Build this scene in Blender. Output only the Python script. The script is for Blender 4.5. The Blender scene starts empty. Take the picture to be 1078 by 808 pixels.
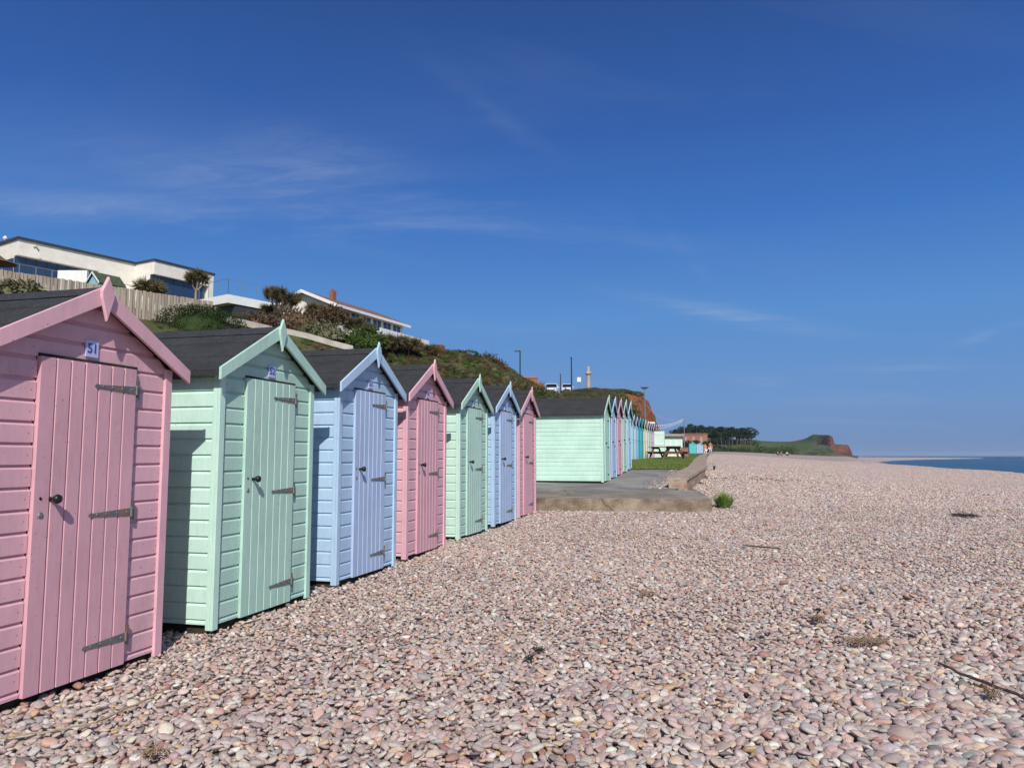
import bpy, math, random
import numpy as np
from mathutils import Vector, Matrix, noise as mnoise
R = math.radians
rnd = random.Random(7)
C = bpy.context.scene.collection
SC = bpy.context.scene

# ---------------------------------------------------------------- camera, world, sun, exposure
PITCH = math.atan(75.5/808)
cd = bpy.data.cameras.new('camera'); cam = bpy.data.objects.new('camera', cd); C.objects.link(cam)
cam.location = (0, 0, 0); cam.rotation_euler = (R(90)+PITCH, 0, 0)
cd.sensor_width = 36; cd.lens = 36*808/1078; cd.clip_start = 0.1; cd.clip_end = 1e5
SC.camera = cam

TH = math.atan(218/808*math.cos(PITCH))          # heading of the hut rows
T = math.tan(TH)
DX, DY = math.sin(TH), math.cos(TH)              # along the row
NX, NY = math.cos(TH), -math.sin(TH)             # out of the hut fronts, to the sea
sv = Vector((.43*NX - DX, .43*NY - DY, .88)).normalized()

w = bpy.data.worlds.new('World'); SC.world = w; w.use_nodes = True
nt = w.node_tree; nt.nodes.clear()
def N(tree, t, **kw):
    n = tree.nodes.new(t)
    for k, v in kw.items(): setattr(n, k, v)
    return n
out = N(nt, 'ShaderNodeOutputWorld'); bg = N(nt, 'ShaderNodeBackground'); bg.inputs[1].default_value = .09
sky = N(nt, 'ShaderNodeTexSky', sky_type='NISHITA', sun_disc=False)
sky.sun_elevation = math.asin(sv.z); sky.sun_rotation = math.atan2(sv.x, sv.y)
sky.air_density = 1.0; sky.dust_density = .25; sky.ozone_density = 2.6; sky.altitude = 0
hsv = N(nt, 'ShaderNodeHueSaturation'); hsv.inputs['Hue'].default_value = .507; hsv.inputs['Saturation'].default_value = 1.14; hsv.inputs['Value'].default_value = .98
nt.links.new(sky.outputs[0], hsv.inputs['Color'])
tc = N(nt, 'ShaderNodeTexCoord'); sep = N(nt, 'ShaderNodeSeparateXYZ'); nt.links.new(tc.outputs['Generated'], sep.inputs[0])
def math_(tree, op, a, b=None, c=None, clamp=False):
    n = N(tree, 'ShaderNodeMath', operation=op); n.use_clamp = clamp
    for i, v in enumerate((a, b, c)):
        if v is None: continue
        if isinstance(v, (int, float)): n.inputs[i].default_value = v
        else: tree.links.new(v, n.inputs[i])
    return n.outputs[0]
zz = math_(nt, 'MAXIMUM', sep.outputs[2], .03)
zz = math_(nt, 'ADD', zz, .12)
cx = math_(nt, 'DIVIDE', sep.outputs[0], zz); cy = math_(nt, 'DIVIDE', sep.outputs[1], zz)
cmb = N(nt, 'ShaderNodeCombineXYZ'); nt.links.new(cx, cmb.inputs[0]); nt.links.new(cy, cmb.inputs[1])
mp = N(nt, 'ShaderNodeMapping'); mp.inputs['Rotation'].default_value = (0, 0, R(28)); mp.inputs['Scale'].default_value = (.45, 1.5, 1); mp.inputs['Location'].default_value = (3.1, .6, 0)
nt.links.new(cmb.outputs[0], mp.inputs[0])
nz = N(nt, 'ShaderNodeTexNoise'); nz.inputs['Scale'].default_value = 1.1; nz.inputs['Detail'].default_value = 9; nz.inputs['Roughness'].default_value = .62; nz.inputs['Distortion'].default_value = .8
nt.links.new(mp.outputs[0], nz.inputs['Vector'])
nz2 = N(nt, 'ShaderNodeTexNoise'); nz2.inputs['Scale'].default_value = .55; nz2.inputs['Detail'].default_value = 2
nt.links.new(cmb.outputs[0], nz2.inputs['Vector'])
r1 = N(nt, 'ShaderNodeMapRange'); r1.inputs['From Min'].default_value = .50; r1.inputs['From Max'].default_value = .80
nt.links.new(nz.outputs['Fac'], r1.inputs['Value'])
r2 = N(nt, 'ShaderNodeMapRange'); r2.inputs['From Min'].default_value = .42; r2.inputs['From Max'].default_value = .66
nt.links.new(nz2.outputs['Fac'], r2.inputs['Value'])
cf = math_(nt, 'MULTIPLY', r1.outputs[0], r2.outputs[0]); cf = math_(nt, 'MULTIPLY', cf, .30)
# a few long cirrus streaks fixed in the sky ahead (x/y, z/y of the direction)
yy_s = math_(nt, 'MAXIMUM', sep.outputs[1], .05); us = math_(nt, 'DIVIDE', sep.outputs[0], yy_s); vs_ = math_(nt, 'DIVIDE', sep.outputs[2], yy_s)
tot = None
for (cu_, cv_, an_, ln_, wd_, st_) in ((.31, .180, -11, .13, .011, .55), (.62, .155, 19, .045, .006, .45), (-.25, .37, -10, .30, .045, .26), (-.26, .42, -14, .10, .04, .20), (.05, .40, -42, .16, .014, .09), (.33, .098, -4, .035, .005, .35), (.24, .26, -52, .08, .008, .05), (-.55, .34, -7, .25, .03, .22), (.5, .115, 3, .08, .004, .2)):
    ca, sa = math.cos(R(an_)), math.sin(R(an_))
    du = math_(nt, 'SUBTRACT', us, cu_); dv = math_(nt, 'SUBTRACT', vs_, cv_)
    al = math_(nt, 'MULTIPLY', math_(nt, 'ADD', math_(nt, 'MULTIPLY', du, ca), math_(nt, 'MULTIPLY', dv, sa)), 1/ln_)
    ac = math_(nt, 'MULTIPLY', math_(nt, 'SUBTRACT', math_(nt, 'MULTIPLY', dv, ca), math_(nt, 'MULTIPLY', du, sa)), 1/wd_)
    ac = math_(nt, 'ADD', ac, math_(nt, 'MULTIPLY', math_(nt, 'SUBTRACT', nz.outputs['Fac'], .5), 5))
    q = math_(nt, 'ADD', math_(nt, 'MULTIPLY', al, al), math_(nt, 'MULTIPLY', ac, ac))
    e_ = math_(nt, 'MULTIPLY', math_(nt, 'EXPONENT', math_(nt, 'MULTIPLY', q, -1)), st_)
    tot = e_ if tot is None else math_(nt, 'ADD', tot, e_)
nf = N(nt, 'ShaderNodeTexNoise'); nf.inputs['Scale'].default_value = 7; nf.inputs['Detail'].default_value = 8; nf.inputs['Roughness'].default_value = .7; nf.inputs['Distortion'].default_value = 1.2
nt.links.new(mp.outputs[0], nf.inputs['Vector']); rf_ = N(nt, 'ShaderNodeMapRange'); rf_.inputs['From Min'].default_value = .32; rf_.inputs['From Max'].default_value = .68; rf_.inputs['To Min'].default_value = .35; rf_.inputs['To Max'].default_value = 1.3; nt.links.new(nf.outputs['Fac'], rf_.inputs['Value'])
tot = math_(nt, 'MULTIPLY', tot, rf_.outputs[0])
r3 = N(nt, 'ShaderNodeMapRange'); r3.inputs['From Min'].default_value = .34; r3.inputs['From Max'].default_value = .72; nt.links.new(nz.outputs['Fac'], r3.inputs['Value'])
cf = math_(nt, 'ADD', math_(nt, 'MULTIPLY', cf, .55), math_(nt, 'MULTIPLY', math_(nt, 'MULTIPLY', tot, r3.outputs[0]), math_(nt, 'GREATER_THAN', sep.outputs[1], .05)))
mx = N(nt, 'ShaderNodeMixRGB'); nt.links.new(cf, mx.inputs[0]); nt.links.new(hsv.outputs[0], mx.inputs[1]); mx.inputs[2].default_value = (5.2, 6.0, 7.4, 1)
# deep clear-day blue, a little paler towards the horizon
gr = N(nt, 'ShaderNodeValToRGB'); els = gr.color_ramp.elements
for _ in range(4): els.new(.5)
k_ = 1/.09/14
for e, (p_, c_) in zip(els, ((0, (.126, .235, .480)), (.07, (.132, .275, .580)), (.176, (.094, .268, .620)), (.289, (.048, .178, .540)), (.393, (.034, .120, .415)), (.528, (.024, .078, .285)))):
    e.position = p_; e.color = (c_[0]*k_, c_[1]*k_, c_[2]*k_, 1)
nt.links.new(math_(nt, 'MAXIMUM', sep.outputs[2], 0), gr.inputs[0])
gs = N(nt, 'ShaderNodeVectorMath', operation='SCALE'); gs.inputs['Scale'].default_value = 14; nt.links.new(gr.outputs[0], gs.inputs[0])
m2 = N(nt, 'ShaderNodeMixRGB'); nt.links.new(math_(nt, 'MULTIPLY', math_(nt, 'ADD', math_(nt, 'MULTIPLY', sep.outputs[1], 1.6), .5, clamp=True), .93), m2.inputs[0]); nt.links.new(hsv.outputs[0], m2.inputs[1]); nt.links.new(gs.outputs[0], m2.inputs[2])
nt.links.new(m2.outputs[0], mx.inputs[1])
nt.links.new(mx.outputs[0], bg.inputs[0]); nt.links.new(bg.outputs[0], out.inputs[0])

sl = bpy.data.lights.new('sun', 'SUN'); so = bpy.data.objects.new('sun', sl); C.objects.link(so)
sl.energy = 4.4; sl.angle = R(.5); sl.color = (1, .95, .88)
so.rotation_euler = sv.to_track_quat('Z', 'Y').to_euler(); so.location = sv*50
SC.view_settings.view_transform = 'Standard'; SC.view_settings.look = 'None'
SC.view_settings.exposure = 0; SC.view_settings.gamma = 1
SC.render.resolution_x = 1024; SC.render.resolution_y = 767

# ---------------------------------------------------------------- helpers
def tag(o, label=None, cat=None, group=None, kind=None):
    if label: o['label'] = label
    if cat: o['category'] = cat
    if group: o['group'] = group
    if kind: o['kind'] = kind
    return o
def empty(name, loc, label, cat, rz=0, group=None):
    o = bpy.data.objects.new(name, None); C.objects.link(o); o.location = loc; o.rotation_euler = (0, 0, rz)
    o.empty_display_size = .2
    return tag(o, label, cat, group)
class MB:
    def __init__(s): s.v = []; s.f = []
    def add(s, vs, fs):
        k = len(s.v); s.v += [tuple(v) for v in vs]; s.f += [tuple(i+k for i in f) for f in fs]; return s
    def box(s, x0, x1, y0, y1, z0, z1, M=None):
        vs = [(x, y, z) for z in (z0, z1) for y in (y0, y1) for x in (x0, x1)]
        if M is not None: vs = [M @ Vector(v) for v in vs]
        return s.add(vs, [(0,2,3,1),(4,5,7,6),(0,1,5,4),(2,6,7,3),(0,4,6,2),(1,3,7,5)])
    def prism(s, poly, y0, y1, M=None):
        # poly in (x,z), extruded along y
        n = len(poly); vs = [(x, y0, z) for x, z in poly] + [(x, y1, z) for x, z in poly]
        if M is not None: vs = [M @ Vector(v) for v in vs]
        return s.add(vs, [tuple(range(n)), tuple(range(2*n-1, n-1, -1))] + [(i, i+n, (i+1) % n+n, (i+1) % n) for i in range(n)])
    def tube(s, pts, rad, seg=8, cap=True):
        pts = [Vector(p) for p in pts]; n = len(pts)
        if isinstance(rad, (int, float)): rad = [rad]*n
        k = len(s.v)
        for i, p in enumerate(pts):
            d = (pts[min(i+1, n-1)]-pts[max(i-1, 0)]).normalized()
            a = d.orthogonal().normalized() if i == 0 else (a - d*a.dot(d)).normalized()
            b = d.cross(a)
            for j in range(seg):
                t = 2*math.pi*j/seg; s.v.append(tuple(p + (a*math.cos(t)+b*math.sin(t))*rad[i]))
        for i in range(n-1):
            for j in range(seg):
                j2 = (j+1) % seg; s.f.append((k+i*seg+j, k+i*seg+j2, k+(i+1)*seg+j2, k+(i+1)*seg+j))
        if cap:
            s.f.append(tuple(k+j for j in range(seg))[::-1]); s.f.append(tuple(k+(n-1)*seg+j for j in range(seg)))
        return s
    def lathe(s, prof, c=(0, 0, 0), seg=16, M=None):
        k = len(s.v)
        for r, z in prof:
            for j in range(seg):
                t = 2*math.pi*j/seg; p = Vector((r*math.cos(t), r*math.sin(t), z))
                if M is not None: p = M @ p
                s.v.append((p.x+c[0], p.y+c[1], p.z+c[2]))
        for i in range(len(prof)-1):
            for j in range(seg):
                j2 = (j+1) % seg; s.f.append((k+i*seg+j, k+i*seg+j2, k+(i+1)*seg+j2, k+(i+1)*seg+j))
        s.f.append(tuple(k+j for j in range(seg))[::-1]); s.f.append(tuple(k+(len(prof)-1)*seg+j for j in range(seg)))
        return s
    def blob(s, c, r, sub=2, amp=.15, fr=1.5, seed=0):
        import bmesh
        bm = bmesh.new(); bmesh.ops.create_icosphere(bm, subdivisions=sub, radius=1)
        k = len(s.v)
        for v in bm.verts:
            q = v.co*(1+amp*mnoise.noise(v.co*fr+Vector((seed*7.1, seed*3.3, seed))))
            s.v.append((c[0]+q.x*r[0], c[1]+q.y*r[1], c[2]+q.z*r[2]))
        for f in bm.faces: s.f.append(tuple(k+v.index for v in f.verts))
        bm.free(); return s
    def leaf(s, p, d, up, L, W):
        side = d.cross(up)
        if side.length < 1e-4: side = d.orthogonal()
        side = side.normalized()*W*.5
        return s.add([p-side*.6, p+side*.6, p+d*L*.55+side, p+d*L, p+d*L*.55-side], [(0, 1, 2, 3, 4)])
    def build(s, name, m, parent=None, smooth=False, bevel=0, auto=None, loc=None):
        me = bpy.data.meshes.new(name); me.from_pydata(s.v, [], s.f); me.materials.append(m); me.update()
        if smooth: me.polygons.foreach_set('use_smooth', [True]*len(me.polygons))
        o = bpy.data.objects.new(name, me); C.objects.link(o)
        if parent: o.parent = parent
        if loc is not None: o.location = loc
        if bevel:
            b = o.modifiers.new('bevel', 'BEVEL'); b.width = bevel; b.segments = 1; b.limit_method = 'ANGLE'; b.angle_limit = R(40)
        return o

# ---------------------------------------------------------------- materials
def mat(name, col, rough=.6, metal=0, spec=.4):
    m = bpy.data.materials.new(name); m.use_nodes = True
    b = m.node_tree.nodes['Principled BSDF']
    b.inputs['Base Color'].default_value = (*col, 1); b.inputs['Roughness'].default_value = rough
    b.inputs['Metallic'].default_value = metal; b.inputs['Specular IOR Level'].default_value = spec
    m.diffuse_color = (*col, 1)
    return m
def nodes(m): return m.node_tree, m.node_tree.nodes['Principled BSDF']
def noise_tex(t, scale, detail=4, rough=.55, coord='Object', sc=(1, 1, 1), dist=0):
    tc = N(t, 'ShaderNodeTexCoord'); mp = N(t, 'ShaderNodeMapping'); mp.inputs['Scale'].default_value = sc
    n = N(t, 'ShaderNodeTexNoise'); n.inputs['Scale'].default_value = scale; n.inputs['Detail'].default_value = detail; n.inputs['Roughness'].default_value = rough; n.inputs['Distortion'].default_value = dist
    t.links.new(tc.outputs[coord], mp.inputs[0]); t.links.new(mp.outputs[0], n.inputs['Vector'])
    return n
def ramp(t, src, stops, interp='LINEAR'):
    r = N(t, 'ShaderNodeValToRGB'); r.color_ramp.interpolation = interp
    els = r.color_ramp.elements
    while len(els) < len(stops): els.new(.5)
    for e, (p, c) in zip(els, stops):
        e.position = p; e.color = (*c, 1) if len(c) == 3 else c
    t.links.new(src, r.inputs[0]); return r
def mix(t, fac, a, b, mode='MIX'):
    n = N(t, 'ShaderNodeMixRGB', blend_type=mode)
    for i, v in enumerate((fac, a, b)):
        if isinstance(v, (int, float)): n.inputs[i].default_value = v
        elif isinstance(v, tuple): n.inputs[i].default_value = (*v, 1) if len(v) == 3 else v
        else: t.links.new(v, n.inputs[i])
    return n.outputs[0]
def bump(t, b, h, strength=.3, dist=.01, prev=None):
    n = N(t, 'ShaderNodeBump'); n.inputs['Strength'].default_value = strength; n.inputs['Distance'].default_value = dist
    t.links.new(h, n.inputs['Height'])
    if prev is not None: t.links.new(prev, n.inputs['Normal'])
    t.links.new(n.outputs[0], b.inputs['Normal']); return n.outputs[0]
def noisy(name, c1, c2, scale=5, rough=.8, bs=.3, bd=.01, detail=6, coord='Object', sc=(1, 1, 1), lo=.35, hi=.65, spec=.3, c3=None):
    m = mat(name, c1, rough, spec=spec); t, b = nodes(m)
    n = noise_tex(t, scale, detail, .6, coord, sc)
    st = [(lo, c1), (hi, c2)] if c3 is None else [(lo, c1), ((lo+hi)/2, c2), (hi, c3)]
    r = ramp(t, n.outputs['Fac'], st); t.links.new(r.outputs[0], b.inputs['Base Color'])
    if bs: bump(t, b, n.outputs['Fac'], bs, bd)
    return m
def paint(name, col, dirt=.75):
    # exterior wood paint: brush grain, soft fading, small chips and grime
    m = mat(name, col, .5, spec=.35); t, b = nodes(m)
    n1 = noise_tex(t, 2.2, 5, .6); fade = ramp(t, n1.outputs['Fac'], [(.3, tuple(c*.90 for c in col)), (.7, tuple(min(.86, c*1.05) for c in col))])
    n2 = noise_tex(t, 38, 3, .6, sc=(1, 1, .18))
    grain = ramp(t, n2.outputs['Fac'], [(.3, (.93, .93, .93)), (.7, (1.02, 1.02, 1.02))])
    c = mix(t, 1, fade.outputs[0], grain.outputs[0], 'MULTIPLY')
    n3 = noise_tex(t, 75, 2, .5); sp = ramp(t, n3.outputs['Fac'], [(.725, (0, 0, 0)), (.75, (1, 1, 1))])
    c = mix(t, sp.outputs[0], c, (.10, .075, .06))
    n4 = noise_tex(t, 3.2, 7, .75, sc=(1, 1, .45)); gr = ramp(t, n4.outputs['Fac'], [(.53, (0, 0, 0)), (.8, (.55*dirt,)*3)])
    c = mix(t, gr.outputs[0], c, (.26, .22, .17))
    # nail heads near the board ends, one per board
    tcn = N(t, 'ShaderNodeTexCoord'); sx_ = N(t, 'ShaderNodeSeparateXYZ'); t.links.new(tcn.outputs['Object'], sx_.inputs[0])
    fz = math_(t, 'MULTIPLY', math_(t, 'SUBTRACT', math_(t, 'FRACT', math_(t, 'MULTIPLY', math_(t, 'SUBTRACT', sx_.outputs[2], .05), 1/.118)), .42), .118)
    nm = None
    for xn in (-.60, -.395, .385, .615):
        dx_ = math_(t, 'SUBTRACT', sx_.outputs[0], xn); dd = math_(t, 'SQRT', math_(t, 'ADD', math_(t, 'MULTIPLY', dx_, dx_), math_(t, 'MULTIPLY', fz, fz)))
        one = math_(t, 'LESS_THAN', dd, .0045); nm = one if nm is None else math_(t, 'ADD', nm, one, clamp=True)
    c = mix(t, math_(t, 'MULTIPLY', nm, .65), c, (.12, .08, .06))
    # rust runs under the hinge plates
    wob = math_(t, 'MULTIPLY', math_(t, 'SUBTRACT', n4.outputs['Fac'], .5), .03)
    xd = math_(t, 'ABSOLUTE', math_(t, 'ADD', math_(t, 'SUBTRACT', sx_.outputs[0], .370), wob)); xw = math_(t, 'SUBTRACT', 1, math_(t, 'MULTIPLY', xd, 80), clamp=True); rust = None
    for zh in (.17, .93, 1.69):
        dz_ = math_(t, 'SUBTRACT', zh-.05, sx_.outputs[2]); lo_ = math_(t, 'GREATER_THAN', dz_, 0); fd = math_(t, 'SUBTRACT', 1, math_(t, 'MULTIPLY', dz_, 1/.17), clamp=True)
        one = math_(t, 'MULTIPLY', lo_, fd); rust = one if rust is None else math_(t, 'ADD', rust, one, clamp=True)
    c = mix(t, math_(t, 'MULTIPLY', math_(t, 'MULTIPLY', xw, rust), .5), c, (.30, .13, .06))
    t.links.new(c, b.inputs['Base Color'])
    n5 = noise_tex(t, 60, 4, .6, sc=(1, 1, .12)); bump(t, b, n5.outputs['Fac'], .25, .0015)
    rr = ramp(t, n1.outputs['Fac'], [(.3, (.42,)*3), (.7, (.62,)*3)]); t.links.new(rr.outputs[0], b.inputs['Roughness'])
    return m
PINK = paint('paint_pink', (.74, .43, .49)); PINKD = paint('paint_pink_door', (.68, .38, .44))
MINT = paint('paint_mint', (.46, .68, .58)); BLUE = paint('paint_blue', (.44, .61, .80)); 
MINTB = paint('paint_mint_pale_lit', (.56, .80, .68), .4); BLUEP = paint('paint_blue_deep', (.42, .54, .76))  # paler mint has the sunlit brightness of the side walls put into its colour
SKYB = paint('paint_sky', (.45, .66, .74)); TEAL = paint('paint_teal', (.06, .42, .50)); TEAL2 = paint('paint_turquoise', (.10, .55, .55))
CREAM = paint('paint_cream', (.78, .72, .5)); LILAC = paint('paint_lilac', (.55, .48, .70)); WHITEP = paint('paint_white', (.78, .78, .74))
WHITE = noisy('white_render', (.70, .66, .58), (.80, .76, .68), 1.5, .8, .1, .005)
WHITE2 = noisy('white_trim', (.74, .74, .72), (.82, .82, .8), 3, .5, 0)
DARKTRIM = mat('dark_trim', (.04, .045, .055), .5)
GAPM = noisy('dark_bearer_gap', (.02, .017, .014), (.05, .04, .03), 12, .9, .2)
IRON = mat('black_iron', (.012, .012, .013), .35)
LOCKM = mat('lock_metal', (.32, .32, .33), .45, .7)
HINGE = mat('hinge_metal', (.2, .2, .2), .55, .5); t, b = nodes(HINGE)
n = noise_tex(t, 16, 6, .7); r = ramp(t, n.outputs['Fac'], [(.35, (.17, .19, .19)), (.52, (.23, .24, .23)), (.6, (.24, .13, .07)), (.72, (.30, .13, .05))])
t.links.new(r.outputs[0], b.inputs['Base Color']); bump(t, b, n.outputs['Fac'], .3, .002)
rr = ramp(t, n.outputs['Fac'], [(.5, (.6,)*3), (.62, (.0,)*3)]); t.links.new(rr.outputs[0], b.inputs['Metallic'])
FELT = mat('roof_felt', (.035, .036, .04), .85, spec=.35); t, b = nodes(FELT)
n = noise_tex(t, 130, 2, .8); n2 = noise_tex(t, 3, 6, .7)
r = ramp(t, n.outputs['Fac'], [(.38, (.014, .014, .016)), (.62, (.055, .056, .062)), (.76, (.17, .17, .18))])
r2 = ramp(t, n2.outputs['Fac'], [(.35, (.75,)*3), (.7, (1.3, 1.28, 1.22))])
nw = noise_tex(t, 2.6, 8, .8, sc=(1, .35, 1)); rw = ramp(t, nw.outputs['Fac'], [(.69, (0, 0, 0)), (.73, (.7, .7, .7))])
t.links.new(mix(t, rw.outputs[0], mix(t, 1, r.outputs[0], r2.outputs[0], 'MULTIPLY'), (.30, .30, .29)), b.inputs['Base Color'])
pv = bump(t, b, n.outputs['Fac'], .7, .003); bump(t, b, n2.outputs['Fac'], .35, .03, pv)
PLATE = noisy('number_plate', (.42, .46, .74), (.55, .58, .82), 20, .4, 0); INK = mat('plate_ink', (.05, .08, .36), .5)

# pebbles: the colour of each stone comes with the stone, plus speckle and veins
def stone_mat(name, src):
    m = mat(name, (.35, .28, .26), .62, spec=.35); t, b = nodes(m)
    a = N(t, 'ShaderNodeAttribute'); a.attribute_type = src; a.attribute_name = 'col'
    n = noise_tex(t, 2.2 if src == 'INSTANCER' else 60, 7, .7, dist=.6)
    r = ramp(t, n.outputs['Fac'], [(.3, (.72, .70, .70)), (.5, (1, 1, 1)), (.72, (1.2, 1.17, 1.12))])
    n2 = noise_tex(t, 14 if src == 'INSTANCER' else 300, 3, .8); r2 = ramp(t, n2.outputs['Fac'], [(.33, (.78,)*3), (.5, (1, 1, 1)), (.68, (1.15,)*3)])
    c = mix(t, 1, mix(t, 1, a.outputs['Color'], r.outputs[0], 'MULTIPLY'), r2.outputs[0], 'MULTIPLY')
    t.links.new(c, b.inputs['Base Color'])
    if src == 'INSTANCER': bump(t, b, n2.outputs['Fac'], .22, .04)
    return m
STONE = stone_mat('pebble_stone', 'INSTANCER'); STONEP = stone_mat('pebble_stone_far', 'GEOMETRY')
PAL = [((.43, .335, .31), 22), ((.37, .285, .275), 18), ((.47, .43, .41), 18), ((.33, .25, .25), 11), ((.52, .40, .31), 8), ((.58, .51, .44), 8), ((.47, .30, .25), 11),
       ((.30, .135, .10), 4), ((.27, .275, .285), 6), ((.13, .125, .13), 2), ((.62, .60, .57), 5), ((.5, .33, .16), 2)]
pc = np.array([p[0] for p in PAL]); pw = np.array([p[1] for p in PAL], float); pw /= pw.sum()
rng = np.random.default_rng(11)
def stone_cols(n):
    c = pc[rng.choice(len(PAL), n, p=pw)]
    c = c*(1+rng.normal(0, .10, (n, 1)))*(1+rng.normal(0, .035, (n, 3)))
    m_ = np.array([.42, .335, .30]); c = m_+(c-m_)*.78; return np.clip(c*np.array([1.11, 1.09, 1.05]), .02, .8)

# beach sheet: same stones as a fine cell pattern, for the far part and below the modelled ones
BEACH = mat('shingle', (.36, .29, .27), .85, spec=.2); t, b = nodes(BEACH)
tc = N(t, 'ShaderNodeTexCoord'); vo = N(t, 'ShaderNodeTexVoronoi'); vo.inputs['Scale'].default_value = 14; t.links.new(tc.outputs['Object'], vo.inputs['Vector'])
vr = N(t, 'ShaderNodeSeparateColor'); t.links.new(vo.outputs['Color'], vr.inputs[0])
cr = ramp(t, vr.outputs[0], [(0, (.26, .20, .185)), (.25, (.40, .325, .30)), (.5, (.48, .39, .36)), (.75, (.53, .44, .40)), (.92, (.58, .50, .44)), (1, (.38, .24, .19))])
n = noise_tex(t, .12, 6, .6); r2 = ramp(t, n.outputs['Fac'], [(.35, (.86, .84, .83)), (.65, (1.04, 1.03, 1.02))])
c = mix(t, 1, cr.outputs[0], r2.outputs[0], 'MULTIPLY')
n = noise_tex(t, .6, 5, .65, sc=(1, .5, 1)); r3 = ramp(t, n.outputs['Fac'], [(.4, (.9,)*3), (.6, (1.05,)*3)])
c = mix(t, 1, c, r3.outputs[0], 'MULTIPLY')
t.links.new(c, b.inputs['Base Color']); bump(t, b, vo.outputs['Distance'], .9, .05)

GRASS = noisy('grass_ground', (.09, .115, .03), (.13, .155, .045), 3, .9, .5, .03)
GRASSF = noisy('far_grass', (.06, .10, .03), (.09, .13, .04), .02, .9, 0)
BLADE = noisy('grass_blades', (.10, .145, .03), (.16, .20, .055), 1.3, .7, 0)
ASPH = noisy('path_gravel', (.20, .19, .18), (.30, .285, .265), 1.2, .9, .5, .02, detail=9)
t, b = nodes(ASPH)
CONC = noisy('concrete', (.16, .12, .085), (.25, .195, .145), 3.5, .9, .8, .03, detail=9, c3=(.33, .27, .21))
CONC2 = noisy('slab_concrete', (.22, .19, .155), (.33, .29, .24), 1.6, .88, .4, .01, detail=9)
# ---------------------------------------------------------------- terrain functions (camera eye is z = 0)
def ss(a): a = min(1, max(0, a)); return a*a*(3-2*a)
def it(x, pts):
    return float(np.interp(x, [p[0] for p in pts], [p[1] for p in pts]))
XC = [(-10, 20), (0, 22), (20, 26), (48, 32), (102, 46), (160, 68), (230, 98), (300, 122), (400, 163), (460, 195), (635, 297), (800, 408), (1140, 690), (1300, 850)]
ZC = [(-10, -1.35), (20, -1.3), (48, -1.2), (102, -1.0), (160, -.6), (230, -.15), (400, -.5), (635, -1.2), (900, -2.0), (1140, -3.3), (1200, -5)]
BZ = [(-10, -1.325), (5, -1.315), (8, -1.265), (15.6, -1.15), (19.2, -.98), (23, -.60), (30, -.5), (40, -.42), (60, -.3), (100, 0), (150, .5), (250, 1.35), (400, .9), (800, -1), (1200, -5)]
PZ = [(10, -.95), (15.8, -.89), (20.9, -.75), (28, -.46), (39, -.27), (53, -.2), (100, .1), (160, .5), (250, .8), (420, 1.2)]
WALLX = [(10, 1.3), (19.2, 4.35), (23, 5.75), (35, 8.8), (60, 15.1), (100, 25.5), (200, 52), (420, 110)]
def beach_z(x, y):
    xc = it(y, XC); b = it(y, BZ); zc = it(y, ZC); wx = it(y, WALLX)
    if x > xc:
        d = x-xc
        z = zc - .16*max(0, d-2)-.02*d
    else:
        f = ss((x-wx)/max(4, xc-wx)) if y > 10 else ss((x-2)/20)
        z = b+(zc-b)*f
    if y > 15.9 and x < wx-.2: z -= .6*ss((wx-.2-x)/.3)
    if 18 < y < 60 and x >= wx: z -= .25*ss((x-wx-1)/7)*(1-ss((y-40)/20))
    z += .035*mnoise.noise(Vector((x*.35, y*.35, 0)))*min(1, 40/max(y, 1)) + .10*mnoise.noise(Vector((x*.05, y*.05, 3)))*ss(y/60)
    return max(z, -9)
def path_z(x, y): return it(y, PZ)
XCR = [(-20, -46), (0, -38), (20, -31), (35, -24.5), (42.6, -17.5), (52, -6.6), (55, -3.4), (59, -1.4), (81, 2.1), (84, 6.3), (87, 10.5), (90, 13.3), (94, 15.2), (100, 17.0), (120, 22.5), (200, 46), (420, 104)]
def hill_z(x, y):
    xf = -7+T*y; xc = it(y, XCR); fz = it(y, PZ)-.1 if y > 10 else -1.3
    if xc > xf-2: xc = xf-2
    top = 7.4+.5*ss((y-85)/20)+.02*max(0, xc-x)
    top -= 1.3*math.exp(-((y-82)/10)**2)*math.exp(-((x-4)/3)**2)
    k = 1-ss((y-97)/18)*ss((x-8)/6)
    k *= 1-ss((y-150)/80)*.85
    if x < xc: f = 1
    elif x > xf: f = 0
    else:
        g0 = (xf-x)/(xf-xc); f = g0+(math.sin(math.pi/2*g0)**.85-g0)*ss((y-72)/10)
    z = fz + (top-fz)*f*k
    bumpy = (.9 if y < 82 else .5)*f*(1-f)*3
    if y > 78 and 0 < f < 1: z += min(1, (y-78)/6)*4*f*(1-f)*(.9*mnoise.noise(Vector((x*.8, y*.35, z*.9)))+.5*mnoise.noise(Vector((x*2, y*1.2, z*2.5))))
    z += bumpy*mnoise.noise(Vector((x*.22, y*.22, 1)))+.35*bumpy*mnoise.noise(Vector((x*.9, y*.9, 5)))+ .12*f*mnoise.noise(Vector((x*.5, y*.5, 2)))
    return z
def ray(px, py):
    u = px-539; v = 404-py; f = 808
    return Vector((u, f*math.cos(PITCH)-v*math.sin(PITCH), f*math.sin(PITCH)+v*math.cos(PITCH)))
def at(px, py, y): r_ = ray(px, py); return r_*(y/r_.y)
def on_hill(px, py, y0=18):
    r_ = ray(px, py); y = y0
    while y < 130:
        p = r_*(y/r_.y)
        if p.z < hill_z(p.x, p.y): return p
        y += .25
    return r_*(60/r_.y)
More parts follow.
